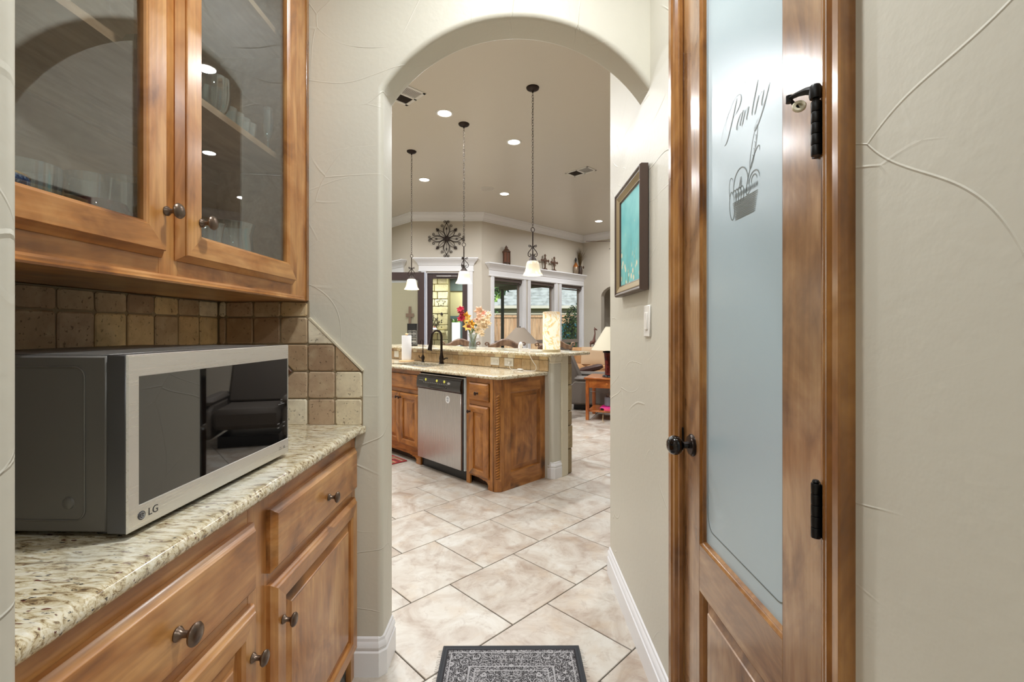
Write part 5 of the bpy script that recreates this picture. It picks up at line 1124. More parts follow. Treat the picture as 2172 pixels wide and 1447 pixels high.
# ---------------------------------------------------------------- pendants over the bar
mg, n, l, b = newmat('alabaster_glass_lit'); b.inputs['Base Color'].default_value = lin((238, 226, 198)); b.inputs['Roughness'].default_value = .3
vz = n.new('ShaderNodeSeparateXYZ'); tco = n.new('ShaderNodeTexCoord'); l.new(tco.outputs['Object'], vz.inputs[0])
em = ramp(n, l, bw(n, l, vz.outputs[2], 0, .13), [(0, (252, 226, 176)), (.4, (255, 240, 204)), (.75, (206, 190, 160)), (1, (150, 138, 118))]); l.new(em, b.inputs['Emission Color']); b.inputs['Emission Strength'].default_value = .30
M_bulb = plain('lit_bulb', (255, 250, 240), .4, emit=(255, 244, 220), es=9)
def pendant(loc, label, rot):
    z0 = 1.812
    t = thing('pendant_light', label, 'pendant light', (loc[0], loc[1], z0), rot, 'pendant lights over the bar')
    zc_ = KCEIL-z0
    part('canopy', MB().lathe([(.064, zc_), (.064, zc_-.004), (.060, zc_-.014), (.045, zc_-.024), (.018, zc_-.030), (.008, zc_-.036), (.008, zc_-.05)], seg=28), M_iron, t)
    zr = .468; zt = zc_-.05; n_ = int((zt-zr)/.027); pt = (zt-zr)/n_; ch = MB()
    for i in range(n_):
        cz = zr+pt*(i+.5); pts = []
        for k in range(10):
            a = 2*pi*k/10; u, v = .0085*cos(a), (.0125 if abs(sin(a)) > .3 else .010)*sin(a)*1.35
            pts.append((u, 0, cz+v) if i % 2 else (0, u, cz+v))
        ch.tube(pts, .0021, 4, closed=True)
    part('chain', ch, M_iron, t, smooth=False, merge=False)
    part('wire', MB().tube([(.006*sin(i*.9), .006*cos(i*.7), zr+(zt-zr)*i/24) for i in range(25)], .0016, 4), plain('wire_grey', (120, 110, 96), .5), t)
    part('loop', MB().tube([(.020*cos(2*pi*i/16), 0, .448+.022*sin(2*pi*i/16)) for i in range(16)], .0035, 6, closed=True), M_iron, t)
    part('rod', MB().lathe([(.0065, .20), (.0065, .425)], seg=12), M_iron, t)
    for k in range(3):
        a = 2*pi*k/3; m1 = MB()
        pr_ = [(x, z) for x, z in spiral((.030, .292), .003, .016, 1.2, .9, 10)]
        pr_ += [(.012, .286), (.012, .268), (.024, .252), (.042, .236), (.052, .216), (.050, .196), (.038, .184), (.024, .190), (.020, .203), (.027, .212), (.034, .208)]
        m1.tube([(x*cos(a), x*sin(a), z) for x, z in pr_], .0042, 6); part('scroll_arm', m1, M_iron, t)
    part('socket_cap', MB().lathe([(.010, .21), (.012, .20), (.016, .185), (.030, .165), (.038, .150), (.044, .140), (.040, .137)], seg=20), M_iron, t)
    part('shade', MB().lathe([(.038, .140), (.050, .136), (.060, .122), (.066, .095), (.070, .065), (.078, .035), (.090, .014), (.0985, .002), (.0975, 0), (.089, .010), (.076, .033), (.067, .065), (.062, .095), (.056, .118), (.036, .132)], seg=36), mg, t)
    part('bulb', MB().lathe([(.012, .115), (.014, .08), (.026, .055), (.031, .033), (.027, .012), (.015, .002), (0, -.001)], seg=18), M_bulb, t)
    d = bpy.data.lights.new('pendant_bulb', 'POINT'); d.energy = 1.6; d.color = (1, .88, .7); d.shadow_soft_size = .03; o = bpy.data.objects.new('pendant_bulb', d); C.objects.link(o); o.location = (loc[0], loc[1], z0-.02)
pendant((.181, 4.557), 'nearest bell-shaped glass pendant lamp on a chain over the bar', 30)
pendant((-.585, 5.357), 'middle bell-shaped glass pendant lamp in front of the iron wall medallion', 10)
pendant((-1.374, 6.175), 'farthest and leftmost bell-shaped glass pendant lamp over the bar', 45)

# ---------------------------------------------------------------- wrought iron medallion above the garden door
T = thing('wall_medallion', 'round wrought iron scroll medallion on the wall above the garden door', 'wall decor', (-1.382, 9.425, 3.125))
part('boss', MB().lathe([(.050, 0), (.048, .012), (.03, .02), (0, .023)], seg=20, ax=lambda p, q_, h: (p, -h-.005, q_)), M_iron, T)
def rotp(pts, a, f=1): return [((x*f)*cos(a)-z*sin(a), -.014, (x*f)*sin(a)+z*cos(a)) for x, z in pts]
for k in range(8):
    a = k*pi/4; card = k % 2 == 0; Lp = .30 if card else .22; wp = .055 if card else .050
    pet = [(0, .03)]+[(wp*sin(pi*i/10)**1.2, .03+Lp*i/10) for i in range(1, 11)]
    part('petal', MB().tube(rotp(pet, a), .0055, 5).tube(rotp(pet, a, -1), .0055, 5), M_iron, T)
    part('stamen', MB().tube(rotp([(0, 0), (0, .20)], a), .0045, 5).add([(x, -.016, z) for x, _, z in rotp([(0, .17), (.017, .205), (0, .25), (-.017, .205)], a)]+[(x, -.008, z) for x, _, z in rotp([(0, .17), (.017, .205), (0, .25), (-.017, .205)], a)], [(0, 1, 2, 3), (7, 6, 5, 4), (0, 4, 5, 1), (1, 5, 6, 2), (2, 6, 7, 3), (3, 7, 4, 0)]) if card else MB().tube(rotp([(0, 0), (0, .22)], a), .0045, 5), M_iron, T, smooth=False)
    if card:
        for f in (-1, 1):
            tipc = [(0, Lp+.0), (.01, Lp+.03)]+[(.036+x, Lp+.045+z) for x, z in spiral((0, 0), .028, .008, pi, -1.25, 14)]
            part('tip_scroll', MB().tube(rotp(tipc, a, f), .0055, 5), M_iron, T)
            sd_ = [(.02, .05), (.065, .14), (.068, .20), (.066, .25)]+[(.094+x, .262+z) for x, z in spiral((0, 0), .030, .008, pi, -1.2, 14)]
            part('side_scroll', MB().tube(rotp(sd_, a, f), .0055, 5), M_iron, T)
    else:
        fl = [(0, .225), (.022, .235), (.040, .262), (.018, .262), (.022, .285), (0, .30), (-.022, .285), (-.018, .262), (-.040, .262), (-.022, .235)]
        m1 = MB(); m1.add([(x, -.018, z) for x, _, z in rotp(fl, a)]+[(x, -.008, z) for x, _, z in rotp(fl, a)], [tuple(range(10)), tuple(range(10, 20))[::-1]]+[(i, (i+1) % 10, 10+(i+1) % 10, 10+i) for i in range(10)])
        part('leaf_finial', m1, M_iron, T, smooth=False)

# ---------------------------------------------------------------- ornaments on the window header
HZ = 2.39+.268
M_bronze = plain('antique_bronze', (92, 66, 50), .5, metal=.3)
T = thing('candle_lantern', 'hexagonal antique bronze lantern on the left part of the window header', 'lantern', (.62, -.06, HZ), 0, M=WN)
hx6 = [(.085*cos(pi/3*i), .085*sin(pi/3*i)) for i in range(6)]
for x, y in hx6: part('post', MB().box(x*.95-.008, x*.95+.008, y*.95-.008, y*.95+.008, 0, .27), M_bronze, T)
part('floor_plate', MB().prism(hx6, .035, .05), M_bronze, T)
for i in range(6):
    a, b_ = Vector(hx6[i])*.9, Vector(hx6[(i+1) % 6])*.9; m1 = MB(); m1.add([(a.x, a.y, .05), (b_.x, b_.y, .05), (b_.x, b_.y, .26), (a.x, a.y, .26)], [(0, 1, 2, 3)])
    part('pierced_panel', m1, plain('amber_panel', (104, 60, 34), .6) if i == 0 else bpy.data.materials['amber_panel'], T, smooth=False)
part('roof', MB().lathe([(.100, .265), (.098, .275), (.075, .295), (.05, .325), (.038, .335), (.036, .36), (.028, .375), (.012, .39), (.006, .405), (0, .41)], seg=6), M_bronze, T, smooth=False)
def cross(s_, loc, label):
    t = thing('standing_cross', label, 'cross', loc, 0, 'crosses on the window header', M=WN); k = s_
    part('foot', MB().lathe([(.075*k, 0), (.072*k, .015*k), (.045*k, .035*k), (.022*k, .055*k)], seg=4, sy=.7, a0=pi/4), M_bronze, t, smooth=False)
    part('shaft', MB().cbox(-.016*k, .016*k, -.012*k, .012*k, .05*k, .32*k, .004), M_bronze, t)
    part('arm', MB().cbox(-.10*k, .10*k, -.012*k, .012*k, .20*k, .235*k, .004), M_bronze, t)
    for x, z in ((0, .335), (-.115, .2175), (.115, .2175)):
        m1 = MB()
        for dx, dz in ((0, .018), (.018, 0), (-.018, 0), (0, -.018)): m1.lathe([(0, -.012*k), (.016*k, -.008*k), (.016*k, .008*k), (0, .012*k)], seg=8, ax=lambda p, q_, h: ((x+dx)*k+p, h, (z+dz)*k+q_))
        part('trefoil', m1, M_bronze, t)
    part('halo', MB().tube([(.055*k*cos(2*pi*i/16), 0, .2175*k+.055*k*sin(2*pi*i/16)) for i in range(16)], .007*k, 6, closed=True), M_bronze, t)
cross(1.0, (1.87, -.06, HZ), 'taller ornate bronze cross on the window header, left of its pair')
cross(.93, (2.20, -.06, HZ), 'shorter ornate bronze cross on the window header, right of its pair')
T = thing('bottle_vase', 'tall dark-necked vase with silver and copper body at the right end of the window header', 'vase', (3.03, -.06, HZ), 0, M=WN)
part('body', MB().lathe([(.05, 0), (.062, .02), (.070, .10), (.064, .18), (.04, .235), (.020, .27)], seg=20), plain('mottled_silver', (150, 134, 116), .35, metal=.5), T)
part('shoulder', MB().lathe([(.066, .175), (.052, .222), (.036, .25), (.018, .285)], seg=20), plain('copper_band', (170, 104, 48), .35, metal=.5), T)
part('neck', MB().lathe([(.020, .27), (.014, .31), (.022, .335), (.028, .36), (.020, .385), (.008, .41), (0, .415)], seg=16), M_blkp, T)
T = thing('grass_vase', 'dark vase of dried brown grasses beside the bottle vase', 'vase', (3.22, -.05, HZ), 0, M=WN)
part('pot', MB().lathe([(.05, 0), (.058, .02), (.056, .14), (.040, .20), (.046, .22), (.038, .22)], seg=18), plain('grass_pot', (62, 46, 34), .5), T)
m1 = MB()
for i in range(90):
    a = R.random()*2*pi; s_ = .03+.15*R.random(); h_ = .42+.26*R.random()
    m1.tube([(0, 0, .15), (s_*.3*cos(a), s_*.25*sin(a), .15+(h_-.15)*.6), (s_*cos(a), min(s_*sin(a), .03), h_)], [.002, .003, .0012], 3)
o = part('dried_grass', m1, plain('dried_grass', (104, 84, 50), .8), T, smooth=False, merge=False); o['kind'] = 'stuff'
part('rosette', MB().lathe([(.0, 0), (.03, .01), (.035, .02), (.02, .03), (0, .032)], seg=8, ax=lambda p, q_, h: (.07+p, -.03-h, .19+q_)), M_bronze, T)

# ---------------------------------------------------------------- dining chairs and table beyond the bar
M_carv = wood('carved_grey_walnut', 2, (148, 118, 92), (112, 84, 64), (62, 44, 34), rough=.4, coat=.2, knots=False); M_seat = plain('seat_blue_grey', (90, 92, 104), .9)
def chair(loc, rz, label):
    t = thing('dining_chair', label, 'chair', loc, rz, 'carved dining chairs'); w = .235
    crest = [(-w-.02, 1.02), (-w, 1.045), (-.16, 1.07), (-.10, 1.105), (-.04, 1.128), (0, 1.132), (.04, 1.128), (.10, 1.105), (.16, 1.07), (w, 1.045), (w+.02, 1.02), (w-.01, .995), (.14, 1.00), (.08, 1.03), (.0, 1.045), (-.08, 1.03), (-.14, 1.00), (-w+.01, .995)]
    cr = part('crest_rail', MB().prism(crest, .20, .245, ax=lambda a, b, h: (a, h, b)), M_carv, t, bevel=.006)
    part('crest_bead', MB().tube([(a, .197, b+.002) for a, b in crest[1:10]], .009, 6), M_carv, cr)
    part('crest_medallion', MB().lathe([(.032, 0), (.03, .008), (.012, .012), (0, .012)], seg=14, ax=lambda p, q_, h: (p*1.5, .200-h, 1.075+q_*.6)), M_seat, cr)
    for s_ in (-1, 1):
        part('back_post', MB().tube([(s_*.20, .18, .44), (s_*.215, .20, .70), (s_*.225, .21, .93), (s_*.235, .222, 1.01)], [.024, .020, .020, .022], 8), M_carv, t)
        part('scroll_ear', MB().tube([(s_*(.235+x), .222, 1.03+z) for x, z in [(0, -.03), (.005, .02)]]+[(s_*(.27+x), .222, 1.065+z) for x, z in spiral((0, 0), .030, .010, pi, -.95, 12)], .011, 8), M_carv, t)
        part('front_leg', MB().tube([(s_*.21, -.20, .43), (s_*.225, -.215, .30), (s_*.205, -.20, .12), (s_*.215, -.22, 0)], [.03, .026, .016, .022], 8), M_carv, t)
        part('rear_leg', MB().tube([(s_*.20, .18, .45), (s_*.205, .20, .2), (s_*.21, .24, 0)], [.024, .02, .018], 8), M_carv, t)
        part('splat_scroll', MB().tube([(s_*x, .208, z) for x, z in [(.02, .56), (.07, .66), (.10, .78), (.07, .88), (.03, .93), (.05, .99)]], .012, 6), M_carv, t)
    part('lower_rail', MB().cbox(-.21, .21, .18, .205, .50, .55, .004), M_carv, t)
    part('seat', MB().cbox(-.24, .24, -.235, .20, .43, .50, .02), M_seat, t); part('seat_rail', MB().box(-.235, .235, -.225, .195, .37, .43), M_carv, t)
    return t
chair((-.14, 6.95, 0), 182, 'carved wooden dining chair with arched crest, under the grey cone lampshade')
chair((-.83, 7.15, 0), 186, 'carved wooden dining chair seen behind the flower vase')
chair((.53, 6.75, 0), 192, 'carved wooden dining chair right of the glowing onyx lamp')
T = thing('dining_table', 'round dark carved dining table beyond the bar', 'table', (-.80, 8.05, 0))
part('tabletop', MB().lathe([(.0, .715), (.55, .715), (.60, .73), (.60, .745), (.57, .755), (0, .755)], seg=40), M_carv, T)
part('pedestal', MB().lathe([(.30, 0), (.28, .05), (.12, .10), (.08, .2), (.11, .4), (.07, .55), (.16, .70), (.2, .715)], seg=20), M_carv, T)

# lamp behind the bar on a tall stand
M_shadeg = plain('linen_shade_grey', (132, 120, 106), .9)
def table_lamp(name, label, loc, r0, r1, h, hb, mats, body, fin=True):
    t = thing(name, label, 'lamp', loc)
    part('lamp_shade', MB().lathe([(r0, hb), (r1, hb+h), (r1-.004, hb+h), (r0-.004, hb)], seg=40), mats[0], t)
    part('body', MB().lathe(body, seg=24), mats[1], t)
    part('harp', MB().tube([(0, 0, body[-1][1]), (0, 0, hb+h+.02)], .004, 6), M_iron, t)
    if fin: part('finial', MB().tube([(0, 0, hb+h), (0, 0, hb+h+.02)], .009, 8), M_iron, t)
    return t
T = thing('carved_chest', 'small carved wooden chest with a pale top just beyond the bar', 'chest', (.078, 6.42, 0), 4)
part('carcass', MB().cbox(-.11, .10, -.10, .10, 0, .985, .006), M_carv, T); part('top', MB().cbox(-.135, .125, -.12, .12, .985, 1.012, .005), plain('pale_stone_top', (214, 206, 196), .4), T)
for s_ in (-1, 1): part('carving', MB().tube([(s_*.04+x, -.104, .93+z) for x, z in spiral((0, 0), .030, .006, 0, 1.3, 12)], .006, 5), M_carv, T)
T = thing('white_jar', 'small plain white jar on the carved chest', 'jar', (.072, 6.38, 1.012))
part('body', MB().lathe([(.018, 0), (.020, .004), (.020, .038), (.016, .042), (.016, .046), (0, .048)], seg=16), plain('white_ceramic', (238, 238, 236), .3), T)
part('lid', MB().lathe([(.019, .044), (.019, .056), (0, .058)], seg=16), bpy.data.materials['white_ceramic'], T)
table_lamp('cone_lamp', 'table lamp with a grey cone shade beyond the bar in front of the windows', (.093, 7.6, .70), .31, .072, .255, .353, (M_shadeg, M_carv), [(.09, 0), (.09, .02), (.04, .05), (.07, .14), (.075, .2), (.04, .3), (.012, .36)])
T = thing('lamp_table', 'dark carved side table carrying the grey cone lamp', 'table', (.093, 7.6, 0))
part('tabletop', MB().lathe([(0, .67), (.17, .67), (.18, .685), (.17, .70), (0, .70)], seg=30), M_carv, T); part('pedestal', MB().lathe([(.14, 0), (.13, .03), (.04, .08), (.05, .3), (.03, .5), (.07, .67)], seg=16), M_carv, T)

# ---------------------------------------------------------------- living room seating
M_grey = plain('grey_leather', (108, 100, 92), .5); M_greyd = plain('grey_brown_suede', (92, 84, 76), .8); M_tan = newmat('tan_suede'); mt, n, l, b = M_tan
l.new(mix(n, l, bw(n, l, noise(n, l, geo(n, l), 5, 4), .35, .65), (156, 112, 72), (192, 148, 102)), b.inputs['Base Color']); b.inputs['Roughness'].default_value = .9; M_tan = mt
def cushion(name, mat, t, M, x0, x1, y0, y1, z0, z1, puff=.04, lab=None):
    vs = []; n_ = 6; m_ = MB()
    def s_(u): return (1-abs(2*u-1)**3)
    for s2 in (-1, 1):
        for i in range(n_+1):
            for j in range(n_+1):
                u, v = i/n_, j/n_; z = (z0+z1)/2+s2*((z1-z0)/2*(.45+.55*min(1, 4*u*(1-u)*2.2)*min(1, 4*v*(1-v)*2.2)))
                vs.append((x0+(x1-x0)*u, y0+(y1-y0)*v, z))
    N = (n_+1)**2; fs = []
    for i in range(n_):
        for j in range(n_):
            a = i*(n_+1)+j; fs += [(a, a+n_+1, a+n_+2, a+1), (N+a, N+a+1, N+a+n_+2, N+a+n_+1)]
    for i in range(n_):
        for a, b_ in ((i, i+1), (n_*(n_+1)+i, n_*(n_+1)+i+1), (i*(n_+1), (i+1)*(n_+1)), (i*(n_+1)+n_, (i+1)*(n_+1)+n_)): fs.append((a, b_, N+b_, N+a))
    m_.add(vs, fs); o = part(name, m_, mat, t, M=M, ang=60)
    if lab: o['label'] = lab
    return o
# recliner seen from its side, back leaning away to the left
T = thing('recliner', 'grey leather recliner seen from the side between the bar column and the side table', 'armchair', (1.30, 7.66, 0), -10)
sidep = [(-.38, .10), (-.38, .38), (-.30, .47), (.30, .47), (.40, .42), (.42, .16), (.38, .10)]
for y0_, y1_ in ((-.46, -.34), (.34, .46)):
    ar = part('arm', MB().prism(sidep, y0_, y1_, ax=lambda a, b, h: (a, h, b)), M_grey, T, bevel=.03)
    part('piping', MB().tube([(a, y0_-.001, b) for a, b in [(-.345, .12), (-.345, .38), (-.28, .455), (.28, .455)]], .004, 5), plain('pale_piping', (176, 168, 156), .6) if 'pale_piping' not in bpy.data.materials else bpy.data.materials['pale_piping'], ar)
    part('arm_pad', MB().cbox(-.30, .42, y0_-.02, y1_+.02, .465, .545, .036), M_grey, T, bevel=.01)
part('seat', MB().cbox(-.30, .42, -.34, .34, .20, .42, .05), M_greyd, T)
part('base', MB().box(-.30, .32, -.30, .30, 0, .12), M_blkp, T)
bk = [(-.28, .42), (-.16, .42), (-.40, .98), (-.46, 1.02), (-.54, 1.02), (-.58, .97), (-.56, .80), (-.48, .48)]
part('backrest', MB().prism(bk, -.34, .34, ax=lambda a, b, h: (a, h, b)), M_greyd, T, bevel=.04)
part('back_wing', MB().prism([(-.34, .40), (-.20, .42), (-.36, .86), (-.50, .90), (-.52, .70)], -.455, -.34, ax=lambda a, b, h: (a, h, b)), M_greyd, T, bevel=.02)
# sofa
T = thing('sofa', 'tan suede sofa with brown leather base behind the side table', 'sofa', (1.75, 9.35, 0), -18)
part('base', MB().cbox(-1.0, 1.0, -.45, .45, .06, .40, .03), M_grey, T, bevel=.01)
for s_ in (-1, 1): part('arm', MB().cbox(s_*.93-.10, s_*.93+.10, -.45, .45, .06, .60, .05), M_grey, T)
for i in range(3): cushion('seat_cushion', M_tan, T, None, -.83+.553*i, -.83+.553*(i+1), -.46, .25, .40, .58)
for i in range(3): part('back_cushion', MB().cbox(-.83+.553*i, -.83+.553*(i+1)-.01, .20, .42, .52, .90, .06), M_tan, T)
for x in (-.9, .9):
    for y in (-.4, .4): part('foot', MB().box(x-.04, x+.04, y-.04, y+.04, 0, .06), M_blkp, T)
T = thing('throw_pillow', 'light beige throw pillow leaning on the tan sofa', 'pillow', (1.58, 9.2, .585), -16)
m1 = MB(); cushion('cover', plain('beige_pillow', (196, 168, 136), .9), T, WM[T.name] @ Matrix.Translation((0, .1, .16)) @ Matrix.Rotation(math.radians(72), 4, 'X'), -.26, .26, -.18, .18, -.06, .06)
T = thing('throw_pillow', 'dark brown leather pillow lying on the tan ottoman', 'pillow', (1.40, 8.42, .505), -6)
cushion('cover', plain('brown_leather_pillow', (64, 36, 28), .45), T, WM[T.name] @ Matrix.Rotation(math.radians(-14), 4, 'Y') @ Matrix.Translation((0, 0, .06)), -.22, .22, -.15, .15, -.05, .05)
T = thing('ottoman', 'low tan suede ottoman in front of the tan sofa', 'ottoman', (1.62, 8.5, 0), -10)
part('block', MB().cbox(-.5, .5, -.32, .32, .05, .50, .05), M_tan, T); 
for x in (-.42, .42):
    for y in (-.25, .25): part('foot', MB().box(x-.03, x+.03, y-.03, y+.03, 0, .05), M_blkp, T)
# side table with drawer
M_or = wood('orange_pine', 0, (196, 118, 54), (166, 88, 34), (110, 54, 20), rough=.3, knots=False)
ST = frame(1.005, 6.53, 0, -20)
T = thing('side_table', 'orange pine side table with one drawer and a low shelf, carrying the cream lamp', 'table', (.30, .28, 0), 0, M=ST)
M_orv = wood('orange_pine_upright', 2, (196, 118, 54), (166, 88, 34), (110, 54, 20), rough=.3, knots=False)
part('tabletop', MB().cbox(-.02, .62, -.02, .58, .575, .60, .005), M_or, T, M=ST)
for x in (.0, .555):
    for y in (.0, .515): part('leg', MB().prism([(x, y), (x+.045, y), (x+.045, y+.045), (x, y+.045)], 0, .575), M_orv, T, M=ST, bevel=.003)
part('apron', MB().box(.045, .555, .535, .55, .455, .575).box(.010, .022, .045, .515, .455, .575).box(.578, .59, .045, .515, .455, .575), M_or, T, M=ST)
dr = part('drawer', MB().cbox(.045, .555, .006, .30, .455, .573, .003), M_or, T, M=ST); part('drawer_knob', MB().lathe([(.006, 0), (.006, .01), (.016, .016), (.014, .026), (0, .03)], seg=16, ax=lambda p, q_, h: (.30+p, .006-h, .515+q_)), plain('knob_amber', (190, 110, 48), .3), dr, M=ST)
part('shelf', MB().cbox(.02, .58, .02, .54, .115, .135, .003), M_or, T, M=ST)
T = thing('cream_lamp', 'table lamp with a cream cone shade and dark red glass body on the side table', 'lamp', (1.385, 6.60, .60))
part('lamp_shade', MB().lathe([(.285, .385), (.085, .715), (.081, .715), (.281, .385)], seg=44), plain('cream_shade', (204, 196, 174), .9), T)
mrg, n, l, b = newmat('mottled_red_glass'); l.new(mix(n, l, bw(n, l, noise(n, l, coords(n, l), 18, 3), .4, .6), (60, 18, 18), (112, 40, 34)), b.inputs['Base Color']); b.inputs['Roughness'].default_value = .12
part('body', MB().lathe([(.095, .02), (.092, .06), (.094, .2), (.105, .33), (.108, .345)], seg=28), mrg, T)
part('foot', MB().lathe([(.128, 0), (.130, .012), (.12, .026), (.095, .034)], seg=28), plain('black_glaze', (22, 24, 34), .1, coat=.5), T)
part('cap', MB().lathe([(.110, .343), (.124, .352), (.12, .366), (.06, .372), (.012, .376), (.008, .70)], seg=28), bpy.data.materials['black_glaze'], T)
T = thing('glass_jug', 'clear glass jug standing beside the red lamp on the side table', 'jug', (1.40, 6.42, .60)); part('body', MB().lathe([(.03, 0), (.04, .01), (.045, .08), (.03, .15), (.035, .22)], seg=16), M_ware, T)
T = thing('speaker_cylinder', 'silver grey cylindrical speaker on the low shelf of the side table', 'speaker', (.29, .20, .185), 0, M=ST)
part('body', MB().lathe([(.050, 0), (.055, .006), (.055, .125), (.050, .13), (0, .131)], seg=24), plain('speaker_silver', (138, 142, 152), .4, metal=.4), T)
for x_, c_ in ((-.022, (90, 84, 80)), (.018, (240, 240, 240))): part('top_button', MB().lathe([(.010, .13), (.010, .142), (.006, .146), (0, .147)], c=(x_, 0, 0), seg=12), plain('top_button%d' % c_[0], c_, .4), T)
T = thing('pink_case', 'bright pink plastic carry case under the silver speaker', 'case', (.30, .20, .135), 0, M=ST)
M_pink = plain('hot_pink', (226, 40, 140), .35); part('shell', MB().cbox(-.12, .14, -.11, .11, 0, .048, .018), M_pink, T, bevel=.004)
for x in (-.085, .06): part('latch', MB().box(x-.018, x+.018, -.118, -.10, .006, .030), M_blkp, T)
part('pocket', MB().cbox(-.055, .035, -.128, -.10, -.01, .020, .004), plain('coral_pink', (236, 92, 130), .4), T)
for i, pts in enumerate(([(.33, .30, .45), (.24, .32, .3), (.20, .30, .16), (.14, .1, .08), (.06, -.02, .01)], [(.30, .4, .45), (.25, .36, .3), (.24, .3, .2), (.23, .1, .1), (.25, -.06, .01), (.28, -.1, .006)], [(.5, .3, .40), (.3, .32, .33), (.10, .34, .36), (.0, .36, .36)])):
    T = thing('power_cord', ('grey cord hanging behind the left leg of the side table', 'cream cord dropping past the pink case to the floor', 'pale cord strung under the side table drawer')[i], 'cord', (.2, .3, .01), 0, M=ST); part('wire', MB().tube(pts, .0035, 5), plain('cord%d' % i, ((120, 110, 116), (222, 196, 150), (150, 142, 134))[i], .6), T, M=ST)
T = thing('console_table', 'low dark console table against the far right wall', 'table', (1.72, 10.0, 0), -20)
part('top', MB().box(-.35, .45, -.15, .15, .74, .765), M_carv, T); part('leg', MB().box(-.33, -.29, -.13, -.09, 0, .74), M_carv, T); part('leg', MB().box(.39, .43, -.13, -.09, 0, .74), M_carv, T); part('leg', MB().box(-.33, -.29, .09, .13, 0, .74), M_carv, T); part('leg', MB().box(.39, .43, .09, .13, 0, .74), M_carv, T)
T = thing('purple_vase', 'slim metallic purple vase next to the giraffe figure', 'vase', (1.72, 9.93, .765)); part('body', MB().lathe([(.02, 0), (.045, .02), (.05, .07), (.03, .13), (.028, .16), (.035, .175)], seg=18), plain('purple_glaze', (70, 24, 96), .15, coat=.5), T)
T = thing('giraffe_figurine', 'thin brown long-necked giraffe figurine on the console table', 'figurine', (1.70, 10.05, .765))
M_gir = plain('giraffe_brown', (112, 76, 66), .5)
part('body', MB().tube([(-.06, 0, .20), (-.02, 0, .23), (.03, 0, .26), (.035, 0, .33), (.05, 0, .42), (.045, 0, .50)], [.02, .045, .04, .022, .014, .013], 10), M_gir, T)
part('head', MB().tube([(.03, 0, .51), (.055, 0, .525), (.10, 0, .50)], [.014, .022, .010], 8).tube([(.045, .015, .53), (.04, .02, .56)], .005, 5).tube([(.045, -.015, .53), (.04, -.02, .56)], .005, 5), M_gir, T)
for x in (-.05, .03):
    for y in (-.015, .015): part('leg', MB().tube([(x, y, .22), (x+.005, y, .1), (x, y, 0)], [.014, .008, .008], 6), M_gir, T)
for i, (c_, h_) in enumerate((((200, 130, 60), .17), ((150, 156, 160), .18), ((60, 70, 100), .15), ((206, 170, 110), .19))):
    T = thing('book', ('orange', 'grey', 'navy blue', 'tan')[i]+' book standing on the console table right of the purple vase', 'book', (1.83+i*.045, 9.93, .765), 0, 'books on the console table')
    part('cover', MB().cbox(-.018, .018, -.06, .06, 0, h_, .002), plain('book_cover%d' % i, c_, .6), T); part('pages', MB().box(-.014, .014, -.057, .061, .003, h_-.003), M_plate, T)
# ceiling fan out past the wall edge
T = thing('ceiling_fan', 'brown ceiling fan whose blade tip shows at the top right of the archway', 'fan', (2.03, 7.95, 2.80))
part('downrod', MB().lathe([(.012, .10), (.012, .84), (.06, .845), (.06, .86)], seg=14), M_iron, T); part('motor', MB().lathe([(.06, -.10), (.11, -.07), (.12, 0), (.10, .06), (.03, .10)], seg=28), M_iron, T)
M_blade = plain('fan_blade_brown', (86, 62, 48), .25, coat=.5)
for k in range(5):
    a = math.radians(176+72*k); ca, sa = cos(a), sin(a); bp = lambda x, y, z: (x*ca-y*sa, x*sa+y*ca, z)
    part('blade', MB(bp).prism([(.20, -.05), (.76, -.075), (.80, -.05), (.80, .05), (.76, .075), (.20, .05)], -.006, .006, ax=lambda p, q_, h: (p, q_, h-q_*.18)), M_blade, T); part('blade_arm', MB(bp).box(.10, .24, -.02, .02, -.012, -.006), M_iron, T)
# what the oven glass reflects: refrigerator and second recliner, out of direct view
T = thing('refrigerator', 'black refrigerator round the corner at the end of the right wall', 'refrigerator', (1.08, 2.43, 0))
part('body', MB().cbox(-.44, .44, -.44, .17, .02, 1.76, .006), M_blkp, T)
for z0_, z1_ in ((.05, .70), (.71, 1.76)):
    dd = part('door', MB().cbox(-.44, .44, .175, .235, z0_, z1_, .012), M_blk, T); part('handle', MB().tube([(-.38, .235, z0_+.10), (-.38, .275, z0_+.14), (-.38, .275, z1_-.14), (-.38, .235, z1_-.10)], .012, 8), M_blk, dd)
t = dup([o for o in C.objects if o.name == 'recliner'][0], (1.95, 5.2, 0), -110, 'second grey leather recliner right of the archway, seen in the oven glass reflection')
# ---------------------------------------------------------------- outside: patio, fence, neighbour, planting
gm, n, l, b = newmat('lawn'); l.new(mix(n, l, bw(n, l, noise(n, l, geo(n, l), 3, 5), .3, .7), (92, 112, 60), (140, 150, 92)), b.inputs['Base Color']); b.inputs['Roughness'].default_value = 1
g = struct('ground', MB().box(-40, 40, -20, 60, -.30, -.16), gm)
struct('patio', MB().prism([(-2.0, 9.62), (-.7, 9.62), (4.0, 14.2), (1.0, 16.4), (-6, 16.4), (-6, 13.5)], -.16, -.02), plain('patio_concrete', (200, 192, 176), .9))
M_soffit = plain('patio_soffit', (112, 108, 84), .9); M_post = plain('patio_post_green', (66, 74, 62), .6)
struct('patio_roof', MB().prism([(-2.12, 9.64), (-.65, 9.64), (2.2, 12.5), (2.9, 13.1), (-.6, 16.6), (-7, 16.6), (-7, 14.4)], 2.80, 2.9), M_soffit)
BM = frame(-.5, 16.5, 0, -45); struct('patio_beam', MB().box(0, 4.8, -.08, .08, 2.66, 2.80), M_soffit, M=BM)
struct('patio_post', MB().box(-.475, -.365, 16.3, 16.42, -.1, 2.7), M_post)
